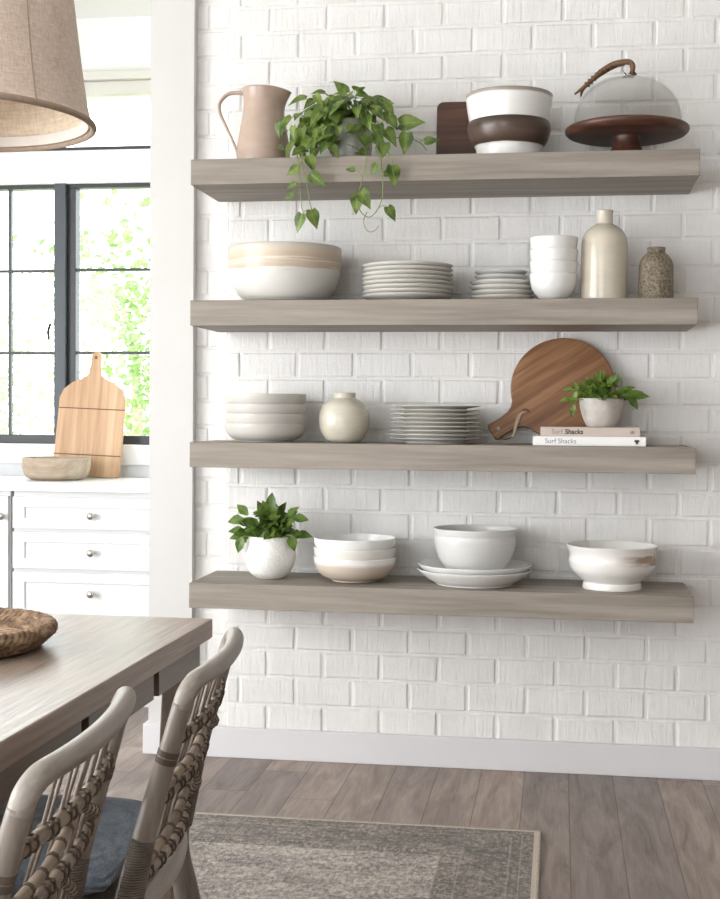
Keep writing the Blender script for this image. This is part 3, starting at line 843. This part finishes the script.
stack(2, 'small_plate', coupe(.087, .022), M['grey_cer'], .990, -.128, S2 + 4 * .0165 + .0035, .0155, lambda k: ['topmost small pale plate of the stack left of the nested white bowls', 'small pale plate just below the topmost, left of the nested white bowls'][k], 'plate', 'stacked side plates on the second shelf', seed=6)
def cup(): return vessel([(.032, 0), (.037, .001), (.038, .007), (.050, .016), (.0655, .036), (.073, .058), (.077, .088)], .0038, .011, 64)
stack(4, 'rice_bowl', cup, M['white_cer'], 1.161, -.215, S2, .0385, fm('small white bowl', 'of the tall nested stack beside the bottle'), 'bowl', 'four nested white bowls on the second shelf', .0008, seed=8)
bo = vessel([(.060, 0), (.070, .003), (.0739, .012), (.0738, .06), (.0735, .14), (.072, .192), (.062, .222), (.042, .241), (.0275, .250), (.026, .262), (.026, .280), (.0275, .292)], .004, .006)
solid('bottle_vase', bo, M['bottle'], (1.321, -.19, S2), 'tall cream bottle vase with a narrow neck beside the pitted jar', 'vase')
ja = vessel([(.048, 0), (.054, .003), (.0555, .012), (.055, .06), (.0545, .108), (.051, .128), (.040, .146), (.030, .155), (.0275, .162), (.0295, .172)], .004, .006)
solid('small_jar', ja, M['pitted'], (1.484, -.19, S2), 'small dark pitted stoneware jar at the end of the second shelf', 'vase')

# --- third shelf
def shallow(): return vessel([(.088, 0), (.094, .001), (.096, .004), (.112, .012), (.127, .026), (.134, .044), (.1365, .060)], .0042, .006, 80)
stack(4, 'pasta_bowl', shallow, M['greige_cer'], .214, -.19, S3, .0325, fm('warm grey bowl', 'of the four-bowl stack on the third shelf'), 'bowl', 'four nested grey bowls on the third shelf', .0008, seed=9)
va = vessel([(.045, 0), (.050, .002), (.064, .012), (.078, .038), (.0836, .068), (.081, .098), (.068, .126), (.048, .141), (.0385, .146), (.0365, .152), (.038, .163)], .004, .006)
solid('round_vase', va, M['cream_vase'], (.481, -.19, S3), 'round cream vase with a short neck between bowl stack and plate stack', 'vase')
def rimmed(): return vessel([(.090, 0), (.096, .001), (.098, .004), (.105, .0085), (.112, .0100), (.130, .0125), (.1475, .0165)], .0046, .0045, 80, 4)
stack(9, 'dinner_plate', rimmed, M['warm_plate'], .782, -.18, S3, .0133, fm('wide-rimmed plate', 'of the nine-plate stack beside the round board'), 'plate', 'nine stacked plates on the third shelf', seed=10)

rb = empty('round_board', (1.195, -.094, S3 + .0025), 'large round acacia board with a slanted handle, leaning on the brick', 'cutting board')
rb.rotation_euler = (R(-12.5), 0, 0)
cz, rr_ = .186, .1725
cpts = []
ax = Vector((-.23, -.152)).normalized(); nx = Vector((-ax.y, ax.x))
hw0, hw1, hl = .034, .030, .280
a0 = math.atan2(ax.y, ax.x); da = .33
N = 72
for k in range(N + 1):
    a = a0 + da + (2 * pi - 2 * da) * k / N
    cpts.append((rr_ * cos(a), cz + rr_ * sin(a)))
def hp(d, o): q = ax * d + nx * o; return (q.x, cz + q.y)
han = [hp(.178, -.040), hp(.195, -hw0 + .002), hp(.225, -hw1 + .002), hp(hl - .006, -hw1), hp(hl, -hw1 + .006), hp(hl, hw1 - .006), hp(hl - .006, hw1), hp(.225, hw1 - .002), hp(.195, hw0 - .002), hp(.178, .040)]
MB().prism(cpts + han, -.009, .009).build('board_panel', M['teak'], rb, (0, 0, 0), bevel=.003)
h0 = hp(.165, .004)
lace = MB()
lace.tube([(h0[0] + .012, -.0115, h0[1] + .012), (h0[0], -.014, h0[1] + .004), (h0[0] - .012, -.016, h0[1] - .03), (h0[0] - .022, -.02, h0[1] - .06), (h0[0] - .030, -.022, h0[1] - .076)], .0032, 7)
lace.tube([(h0[0] + .006, -.0115, h0[1] + .014), (h0[0] - .01, -.015, h0[1] - .005), (h0[0] - .02, -.019, h0[1] - .04), (h0[0] - .024, -.022, h0[1] - .078)], .0032, 7)
lace.build('cord_loop', M['jute'], rb, smooth=True)
MB().tube([(h0[0] - .030, -.022, h0[1] - .076), (h0[0] - .045, -.022, h0[1] - .082), (h0[0] - .078, -.018, h0[1] - .081)], .003, 7).build('cord_tail', M['leather'], rb, smooth=True)
MB().tube([(h0[0] - .006, -.0125, h0[1] + .008), (h0[0] + .012, -.0115, h0[1] + .022), (h0[0] + .026, -.0108, h0[1] + .012)], .0026, 7).build('cord_knot', M['leather'], rb, smooth=True)
hh = hp(.252, 0)
MB().lathe([(0, -.001), (.006, -.001), (.006, .001), (0, .001)], 16).build('hanging_hole', plain('pale_worn_hole', srgb(176, 158, 140), .7, .1, 30), rb, (hh[0], -.0095, hh[1]), (R(90), 0, 0))

def book(name, x0, x1, yf, depth, z0, th, cover, label, pieces):
    b = empty(name, ((x0 + x1) / 2, yf, z0), label, 'book', 'coffee table books under the small plant')
    w = (x1 - x0) / 2
    MB().box(-w, w, 0, depth, 0, .0025).box(-w, w, 0, depth, th - .0025, th).box(-w, w, 0, .003, .0025, th - .0025).build('cover', cover, b, bevel=.0008)
    MB().box(-w + .003, w - .003, .0035, depth - .004, .003, th - .003).build('page_block', M['pages'], b)
    for txt, x, size, mat, off in pieces:
        cu = bpy.data.curves.new('lettering', 'FONT'); cu.body = txt; cu.size = size; cu.extrude = .0002; cu.offset = off
        to = bpy.data.objects.new('tmp', cu); COL.objects.link(to)
        dg = bpy.context.evaluated_depsgraph_get()
        me = bpy.data.meshes.new_from_object(to.evaluated_get(dg)); bpy.data.objects.remove(to)
        lo = bpy.data.objects.new('spine_lettering', me); COL.objects.link(lo)
        me.materials.clear(); me.materials.append(mat)
        lo.parent = b; lo.rotation_euler = (R(90), 0, 0); lo.location = (x, -.0004, th * .26)
    return b
bk = book('coffee_table_book', 1.103, 1.453, -.305, .185, S3, .0295, M['bookw'], 'white coffee table book lying flat on the shelf, the lower of the pair', [('Surf Shacks', -.137, .0215, M['ink_grey'], .0)])
lg = MB()
for q in range(3): lg.lathe([(0, 0), (.0042, 0), (.0042, .0008), (0, .0008)], 14, (cos(q * 2.1 + 2.6) * .0042, sin(q * 2.1 + 2.6) * .0042, 0))
lg.build('publisher_mark', M['ink_dark'], bk, (.147, -.0003, .0145), (R(90), 0, 0))
bk2 = book('coffee_table_book', 1.1265, 1.4345, -.300, .18, S3 + .030, .0285, M['bookp'], 'pinkish beige coffee table book directly under the small potted plant', [('Surf', -.119, .021, M['ink_mid'], 0), ('Shacks', -.077, .021, M['ink_dark'], .0006)])
lg = MB()
for q in range(3): lg.box(-.006 + q * .0042, -.0032 + q * .0042, -.005 + .001 * (q % 2), .004 + .001 * (q % 2), 0, .0008)
lg.build('publisher_mark', M['ink_mid'], bk2, (.131, -.0003, .0135), (R(90), 0, 0))

def bush(name, loc, potmb, potmat, soilr, soilz, label, leafmat, n, spread, hgt, lsize, lw, seed, extra=(), lean=0, low=-.2):
    t = empty(name, loc, label, 'plant')
    potmb.build('pot', potmat, t, smooth=60)
    MB().lathe([(0, soilz), (soilr, soilz - .002), (soilr - .001, soilz - .012), (0, soilz - .012)], 32).build('soil', M['soil'], t, smooth=True)
    rn = random.Random(seed); st = MB(); lf = MB()
    for k in range(n):
        a = 2 * pi * k / n + rn.uniform(-.3, .3)
        q = rn.random() ** .7
        e = Vector((cos(a) * spread * q + lean * q, sin(a) * spread * q * .7, soilz + hgt * (1 - .75 * q * q) * rn.uniform(.75, 1.05) + low * hgt * q * rn.random()))
        s0 = Vector((cos(a) * .012, sin(a) * .012, soilz))
        P = catmull([s0, Vector((e.x * .45, e.y * .45, soilz + (e.z - soilz) * .7)), e], 6)
        st.tube(P, [.0018, .0010], 6, smooth=0)
        for i in range(3, len(P), 2):
            for sd in (-1, 1):
                tt = (P[i] - P[i - 1]).normalized()
                d = Vector((tt.y, -tt.x, 0)) * sd + tt * .6 + Vector((rn.gauss(0, .4), rn.gauss(-.1, .4), rn.gauss(-.05, .3)))
                lf.leaf(P[i], d, (rn.gauss(0, .5), -.9 + rn.gauss(0, .4), .8), lsize * rn.uniform(.6, 1), lsize * lw, OV, .25, .35)
        lf.leaf(P[-1], (e - s0) + Vector((0, -.02, -.01)), (rn.gauss(0, .3), -.9, .8), lsize * rn.uniform(.9, 1.15), lsize * lw * 1.1, OV, .25, .3)
    for pts, ls in extra:
        st.tube(pts, .0012, 6)
        for lp, d, l in ls: lf.leaf(lp, d, (0, -.9, .5), l, l * lw, OV, .2, .25)
    st.build('stems', M['stem'], t, smooth=True, fixn=False)
    lf.build('foliage', leafmat, t, smooth=True, fixn=False)
    return t
potc = vessel([(.040, 0), (.046, .002), (.058, .028), (.067, .058), (.0715, .090)], .005, .008)
bush('potted_herb', (1.318, -.19, S3 + .0592), potc, M['cement'], .064, .082, 'small leafy plant in a pale cement pot, on top of the books', M['bright'], 40, .100, .066, .032, .54, 33,
     extra=[([(.04, -.02, .08), (.08, -.03, .098), (.105, -.03, .10)], [((.085, -.03, .10), (.9, 0, .35), .048), ((.10, -.032, .098), (.9, -.1, .1), .05), ((.085, -.032, .098), (.6, -.1, -.75), .05)]),
            ([(-.03, -.03, .085), (-.075, -.05, .085), (-.095, -.055, .055)], [((-.085, -.054, .07), (-.4, -.1, -.8), .032), ((-.095, -.055, .058), (.2, -.1, -1), .03), ((-.078, -.05, .085), (-.9, -.1, .2), .035)]),
            ([(-.03, -.02, .085), (-.07, -.03, .115), (-.095, -.03, .118)], [((-.09, -.03, .118), (-1, 0, .1), .034), ((-.075, -.03, .115), (-.4, 0, 1), .034), ((-.08, -.03, .112), (-.4, -.1, -.9), .034)])])

# --- lowest shelf
potd = vessel([(.038, 0), (.046, .002), (.070, .022), (.0835, .055), (.0855, .085), (.080, .118), (.0735, .140)], .005, .008)
bush('potted_plant', (.230, -.175, S4), potd, M['dimple'], .068, .130, 'broad-leaved green plant in a dimpled white pot on the lowest shelf', M['basil'], 20, .092, .112, .050, .66, 44,
     extra=[([(.03, -.02, .13), (.07, -.04, .19), (.088, -.04, .207)], [((.086, -.04, .208), (1, -.1, -.05), .052)]), ([(-.03, -.02, .13), (-.08, -.04, .18), (-.095, -.04, .195)], [((-.085, -.04, .20), (-.9, -.1, -.1), .055), ((-.07, -.04, .215), (-.6, 0, .6), .05)]),
            ([(.03, -.03, .13), (.07, -.05, .15), (.084, -.05, .145)], [((.080, -.05, .150), (.25, -.1, -1), .055)]), ([(-.03, -.03, .13), (-.07, -.06, .145), (-.088, -.06, .135)], [((-.082, -.06, .14), (-.35, -.1, -1), .055)])])
def noodle(): return vessel([(.070, 0), (.075, .001), (.077, .006), (.102, .014), (.1225, .033), (.1325, .055), (.1365, .080)], .0042, .010, 80)
stack(3, 'serving_bowl', noodle, M['tan_bowl'], .519, -.185, S4, .0315,
      lambda k: ['topmost bowl of the three nested bowls beside the dimpled plant pot', 'middle bowl of the three nested bowls beside the dimpled plant pot', 'tan bottom bowl of the three nested bowls beside the dimpled pot'][k],
      'bowl', 'three nested bowls on the lowest shelf', .0008, mats=[M['tan_bowl'], ceramic('soft_white_glaze', srgb(228, 225, 219), .22, .05), M['white_cer']], seed=12)
def deep(): return vessel([(.122, 0), (.127, .001), (.129, .005), (.146, .014), (.166, .028), (.180, .040), (.186, .048)], .0046, .007, 96)
stack(2, 'pasta_plate', deep, M['white_cer'], .915, -.185, S4, .0175, lambda k: ['upper wide plate directly under the grey-white bowl', 'lower wide plate resting on the lowest shelf under another plate'][k], 'plate', 'two wide plates on the lowest shelf', .001, seed=13)
solid('mixing_bowl', vessel([(.060, 0), (.066, .001), (.070, .006), (.092, .022), (.116, .055), (.131, .095), (.1345, .122), (.1325, .134), (.1345, .142), (.1372, .156)], .0052, .012, 80), M['grey_cer'], (.917, -.185, S4 + .0175 + .0082),
      'grey-white bowl standing on two wide plates on the lowest shelf', 'bowl')
solid('footed_bowl', vessel([(.090, 0), (.0935, .001), (.0925, .016), (.090, .022), (.105, .034), (.128, .058), (.1375, .086), (.1355, .104), (.1375, .118), (.1455, .138)], .006, .026, 96), M['drip'], (1.358, -.20, S4),
      'white footed bowl with a brown wash below its rim, at the lowest shelf end', 'bowl')

# ------------------------------------------------------------------ dining side
# rug
RUGX, RUGY = 1.140, -.690
ru = empty('area_rug', (RUGX, RUGY, 0), 'faded grey and beige patterned rug under the table and chairs', 'rug')
MB().box(-RW, 0, -RL, 0, .0005, .009).build('pile', M['rug'], ru)
for a_, b_ in ((-.001, .008), (-RW - .008, -RW + .001)): MB().box(a_, b_, -RL, 0, .0005, .0105).build('side_binding', M['rug_edge'], ru, bevel=.003)
fr = MB(); rnd = random.Random(5)
x = -RW
while x < 0:
    x += rnd.uniform(.006, .012)
    fr.tube([(x, -.004, .006), (x + rnd.uniform(-.004, .004), rnd.uniform(.010, .016), .003)], .0028, 5, smooth=0)
fr.box(-RW, 0, -.006, .004, .001, .0105)
fr.build('fringe', M['rug_edge'], ru, smooth=False)

# table
TX0, TX1, TY0, TY1, TZ = -.56, .442, -3.95, -1.717, .76
tb = empty('dining_table', (-.06, -2.83, .0095), 'weathered oak dining table with a thick top and blocky apron', 'table')
def T(x0, x1, y0, y1, z0, z1, mb=None): return (mb or MB()).box(x0 + .06, x1 + .06, y0 + 2.83, y1 + 2.83, z0 - .0095, z1 - .0095)
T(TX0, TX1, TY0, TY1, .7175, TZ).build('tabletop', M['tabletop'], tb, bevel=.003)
ap = MB()
ys = [-1.740, -2.070, -2.460, -2.85, -3.24, -3.63, -3.93]
for a, b in zip(ys, ys[1:]):
    T(.375, .420, b + .032, a, .655, .7175, ap); T(TX0 + .02, TX0 + .065, b + .032, a, .655, .7175, ap)
T(.355, .380, -3.93, -1.74, .668, .7175, ap); T(TX0 + .06, TX0 + .085, -3.93, -1.74, .668, .7175, ap)
T(TX0 + .06, .38, -1.765, -1.735, .665, .7175, ap); T(TX0 + .06, .38, -3.93, -3.90, .665, .7175, ap)
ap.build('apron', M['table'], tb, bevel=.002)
for sx, sy in ((1, 1), (-1, 1), (1, -1), (-1, -1)):
    lg = MB()
    tx, ty = (.447 if sx > 0 else -.447), (1.062 if sy > 0 else -1.062)
    a = .031; b = .020; bx, by = tx - .04 * sx, ty - .02 * sy
    vs = [(bx - b, by - b, 0), (bx + b, by - b, 0), (bx + b, by + b, 0), (bx - b, by + b, 0), (tx - a, ty - a, .70), (tx + a, ty - a, .70), (tx + a, ty + a, .70), (tx - a, ty + a, .70)]
    lg.add(vs, [(0, 3, 2, 1), (4, 5, 6, 7), (0, 1, 5, 4), (1, 2, 6, 5), (2, 3, 7, 6), (3, 0, 4, 7)])
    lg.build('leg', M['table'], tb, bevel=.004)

# woven tray
tr = empty('woven_tray', (.043, -2.172, TZ + .0005), 'round braided seagrass tray lying on the oak table', 'tray')
MB().lathe([(0, .001), (.160, .001), (.168, .012), (.164, .018), (0, .016)], 64).build('base', M['seabase'], tr, smooth=50)
br = MB()
for lay in range(3):
    Rr, zz = (.172 + .011 * lay), .0165 + .0100 * lay
    for s in range(3):
        pts = []
        for k in range(220):
            a = 2 * pi * k / 220
            ph = a * 30 + s * 2 * pi / 3 + lay
            pts.append(((Rr + .008 * cos(ph)) * cos(a), (Rr + .008 * cos(ph)) * sin(a), zz + .008 * sin(ph)))
        br.tube(pts, .0068, 7, smooth=0, closed=True)
br.build('braided_rim', M['seagrass'], tr, smooth=True)

# rattan chairs
def make_chair(loc, label):
    c = empty('rattan_chair', loc, label, 'chair', 'rattan chairs along the oak table')
    hwid = .213
    def px_(z):      # centre line of the back posts
        pts = [(0, .345), (.36, .262), (.47, .243), (.60, .272), (.74, .312), (.83, .338)]
        for (z0, x0), (z1, x1) in zip(pts, pts[1:]):
            if z <= z1: return x0 + (x1 - x0) * (z - z0) / (z1 - z0)
        return pts[-1][1]
    bul = .021
    def rail(z, n=9, over=0):
        return [(px_(z) + bul * (1 - (t * t)) , t * hwid, z) for t in [(-1 + 2 * k / (n - 1)) for k in range(n)]]
    for s in (-1, 1):
        pts = [(px_(0), s * .200, 0), (.300, s * .204, .19), (px_(.36), s * .208, .36), (px_(.47), s * .211, .47), (px_(.60), s * .213, .60), (px_(.74), s * .213, .74), (px_(.79), s * .213, .792)]
        lgo = MB().tube(pts, [.0140, .0185, .0215, .0195, .0165, .0145, .0138], 14).build('back_leg', M['cane'], c, smooth=True)
        MB().tube([(px_(z), s * .2135, z) for z in (.49, .53, .57, .60)], [.0208, .0197, .0184, .0174], 14).build('cane_binding', M['wrap'], lgo, smooth=True)
        for zc in (.742, .752):
            zz = zc - .03
            MB().tube([(px_(zz - .004), s * .213, zz - .004), (px_(zz + .004), s * .213, zz + .004)], .0158, 14, smooth=0).build('cane_ring', M['lash'], lgo, smooth=40)
        fl = MB().tube([(-.225, s * .205, 0), (-.215, s * .207, .25), (-.205, s * .207, .46)], [.015, .018, .020], 14).build('front_leg', M['cane'], c, smooth=True)
    top = [(px_(.785), -hwid, .785), (px_(.805) + .001, -hwid + .003, .806), (px_(.82) + .006, -hwid + .020, .8205)]
    mid = [(px_(.82) + bul * (1 - t * t) + .004, t * hwid, .8225) for t in (-.72, -.45, -.15, .15, .45, .72)]
    topm = [(x_, -y_, z_) for x_, y_, z_ in top[::-1]]
    MB().tube(top + mid + topm, .0142, 14).build('top_rail', M['cane_rail'], c, smooth=True)
    zA, zB, zC = .738, .650, .535
    n_sp = 7
    ts = []
    for k in range(n_sp):
        t = -.80 + 1.6 * k / (n_sp - 1)
        ts += [t - .042, t + .042]
    for z in (zA, zB, zC):
        ro = MB().tube(rail(z), .0088, 10).build('cross_rail', M['cane_brown'], c, smooth=True)
        for t in ts[::2]:
            la = MB()
            for u in (t, t + .084):
                x0, y0 = px_(z) + bul * (1 - u * u), u * hwid
                ring = [(x0 + .0100 * cos(a), y0 + .003 * sin(a * .5), z + .0100 * sin(a)) for a in [2 * pi * q / 10 for q in range(10)]]
                la.tube(ring, .0019, 5, smooth=0, closed=True)
                la.sphere((x0 + .008, y0 - .002, z + .0085), .0034, 7, 5)
            la.build('lashing', M['lash'], ro, smooth=True)
    for z0, z1 in ((zA, zB), (zB, zC)):
        for s in (-1, 1):
            pts = []
            for q in range(5):
                f_ = q / 4; t = s * (.03 + .90 * f_); z = z0 - .008 + (z1 - z0 + .016) * f_
                pts.append((px_(z) + bul * (1 - t * t) + .008 * (1 - abs(2 * f_ - 1)), t * hwid, z))
            bo_ = MB().tube(pts, .0070, 9).build('brace', M['cane_brown'], c, smooth=True)
            PP = catmull(pts, 4)
            for q in range(1, len(PP) - 1, 2):
                d = (PP[q + 1] - PP[q - 1]).normalized() * .0022
                MB().tube([PP[q] - d, PP[q] + d], .0082, 8, smooth=0).build('lashing', M['lash'], bo_, smooth=50)
    rs = random.Random(3)
    for t in ts:
        w = rs.uniform(-.02, .02)
        pts = []
        for z in (.815, zA, zB, zC - .005):
            tt = t + w * (.82 - z) * 2
            pts.append((px_(z) + bul * (1 - tt * tt) - .006 + rs.uniform(-.002, .002), tt * hwid, z))
        MB().tube(pts, .0025, 6).build('spindle', M['strand'], c, smooth=True)
    MB().tube([(px_(.485) + .0 + .024 * (1 - t * t), t * .205, .482) for t in (-1, -.6, -.2, .2, .6, 1)], [.012, .014, .015, .015, .014, .012], 12).build('seat_rail', M['cane_rail'], c, smooth=True)
    MB().box(-.225, .245, -.205, .205, .445, .485).build('seat_frame', M['cane'], c, bevel=.008)
    for s in (-1, 1):
        MB().tube([(-.21, s * .206, .22), (.0, s * .206, .225), (.295, s * .204, .23)], .010, 9).build('stretcher', M['cane'], c, smooth=True)
    return c
CX = .312
ch1 = make_chair((CX + .010, -2.556, .0095), 'grey rattan chair nearer the brick wall, tucked under the table corner')
ch2 = copy_tree(ch1)
ch1.rotation_euler.z = R(6); ch2.rotation_euler.z = R(5.5); ch2.location = (CX - .014, -3.058, .0095); ch2['label'] = 'grey rattan chair nearer the camera, cut off by the photo corner'
def cushion(y, cx, label):
    mb = MB()
    nx_, ny_ = 12, 12
    W2, D2 = .190, .225
    vs = []; fs = []
    for side_ in (1, -1):
        for i in range(nx_ + 1):
            for j in range(ny_ + 1):
                u = -1 + 2 * i / nx_; v = -1 + 2 * j / ny_
                e = (1 - abs(u) ** 6) * (1 - abs(v) ** 6)
                r = 1 - .05 * (abs(u) * abs(v)) ** 3
                vs.append((u * D2 * r, v * W2 * r, .034 + side_ * (.010 + .024 * e ** .6)))
    o = (nx_ + 1) * (ny_ + 1)
    for i in range(nx_):
        for j in range(ny_):
            a = i * (ny_ + 1) + j
            fs += [(a, a + 1, a + ny_ + 2, a + ny_ + 1), (a + o, a + ny_ + 1 + o, a + ny_ + 2 + o, a + 1 + o)]
    for i in range(nx_):
        for j in (0, ny_):
            a = i * (ny_ + 1) + j; b = a + ny_ + 1; fs.append((a, b, b + o, a + o))
    for j in range(ny_):
        for i in (0, nx_):
            a = i * (ny_ + 1) + j; b = a + 1; fs.append((a, b, b + o, a + o))
    mb.add(vs, fs)
    ob = mb.build('seat_cushion', M['cushion'], None, (cx, y, .4965), (0, 0, R(5.7)), smooth=70)
    tag(ob, label, 'cushion', 'blue grey chair cushions')
    pts = [(D2 * .97 * q[0], W2 * .97 * q[1], .034) for q in ((1, -.9), (1, 0), (1, .9), (.9, 1), (0, 1), (-.9, 1), (-1, .9), (-1, 0), (-1, -.9), (-.9, -1), (0, -1), (.9, -1), (1, -.9))]
    MB().tube(pts, .0045, 7, smooth=6).build('piping', M['cushion'], ob, smooth=True)
cushion(-2.556, CX + .004, 'blue grey seat cushion on the chair nearer the brick wall')
cushion(-3.058, CX - .020, 'blue grey seat cushion on the chair nearer the camera')

# pendant lamp over the table
LX, LY, LZ = .040, -2.127, 1.757
lp = empty('pendant_lamp', (LX, LY, LZ), 'large tapered linen pendant shade hanging above the table', 'lamp')
RB = .263
prof = [(RB, 0), (RB - .004, .008), (RB - .011, .03), (RB - .019, .075), (RB - .029, .15), (RB - .041, .25), (RB - .055, .36), (RB - .068, .46)]
pr_ = rounded(prof, 4)
sh = MB().lathe(pr_ + [(r - .004, z) for r, z in pr_[::-1]], 96, close=True).build('shade', M['linen'], lp, smooth=60)
MB().lathe([(r - .006, z + .008) for r, z in pr_] + [(r - .008, z + .008) for r, z in pr_[::-1]], 96, close=True).build('lining', M['lining'], sh, smooth=60)
hm = MB()
hm.tube([((RB - .003) * cos(2 * pi * k / 96), (RB - .003) * sin(2 * pi * k / 96), .002) for k in range(96)], .0065, 8, smooth=0, closed=True)
hm.build('hem', M['hem'], sh, smooth=True)
MB().lathe([(RB - .011, .005), (RB - .014, .005), (RB - .0205, .024), (RB - .0175, .025)], 96, close=True).build('inner_tape', M['tape'], sh, smooth=40)
for k in range(6):
    a = -.553 + k * pi / 3
    MB().tube([((r + .0006) * cos(a), (r + .0006) * sin(a), z) for r, z in pr_[::4]], .0014, 6).build('seam', M['hem'], sh, smooth=True)
fr = MB()
for k in range(3):
    a = k * 2 * pi / 3 + .3
    fr.tube([(.018 * cos(a), .018 * sin(a), .40), ((RB - .074) * cos(a), (RB - .074) * sin(a), .44)], .0025, 6, smooth=0)
fr.build('spider_frame', M['brass'], lp)
MB().lathe([(0, .30), (.022, .30), (.024, .36), (.018, .41), (.006, .43), (0, .43)], 24).build('socket', M['brass'], lp, smooth=50)
MB().lathe(rounded([(0, .17), (.022, .178), (.033, .205), (.030, .235), (.017, .27), (.014, .30)], 4) + [(0, .30)], 24).build('bulb', M['bulb'], lp, smooth=True)
MB().tube([(0, 0, .43), (0, 0, CH - LZ - .02)], .004, 8, smooth=0).build('cord', M['hem'], lp)
MB().lathe([(0, CH - LZ - .03), (.05, CH - LZ - .028), (.062, CH - LZ - .001), (0, CH - LZ - .001)], 32).build('ceiling_canopy', M['brass'], lp, smooth=40)

# ------------------------------------------------------------------ daylight
w = bpy.data.worlds.new('daylight'); scene.world = w; w.use_nodes = True
nt = w.node_tree; bg = nt.nodes['Background']
bg.inputs['Color'].default_value = (.93, .97, 1.0, 1); bg.inputs['Strength'].default_value = 6.0
def area(name, loc, rot, sx, sy, power, col=(1, .99, .975)):
    l = bpy.data.lights.new(name, 'AREA'); l.shape = 'RECTANGLE'; l.size = sx; l.size_y = sy; l.energy = power; l.color = col
    o = bpy.data.objects.new(name, l); COL.objects.link(o); o.location = loc; o.rotation_euler = rot
    return o
# sky light entering by the big window in the left wall; an unseen fill lamp is added behind the camera
area('left_window_daylight', (XL - .1, -3.8, 1.4), (0, R(-90), 0), 2.3, 4.6, 146)
area('camera_side_fill', (-.8, YF - .1, 1.5), (R(90), 0, 0), 2.8, 2.0, 9)
sun = bpy.data.lights.new('sun', 'SUN'); sun.energy = 1.8; sun.angle = R(6); so = bpy.data.objects.new('sun', sun); COL.objects.link(so)
so.rotation_euler = (R(-30), R(-12), 0)      # high over the garden

scene.view_settings.view_transform = 'Standard'
scene.view_settings.look = 'None'
scene.view_settings.exposure = 0.0
scene.view_settings.gamma = 1.0
scene.view_settings.use_curve_mapping = False
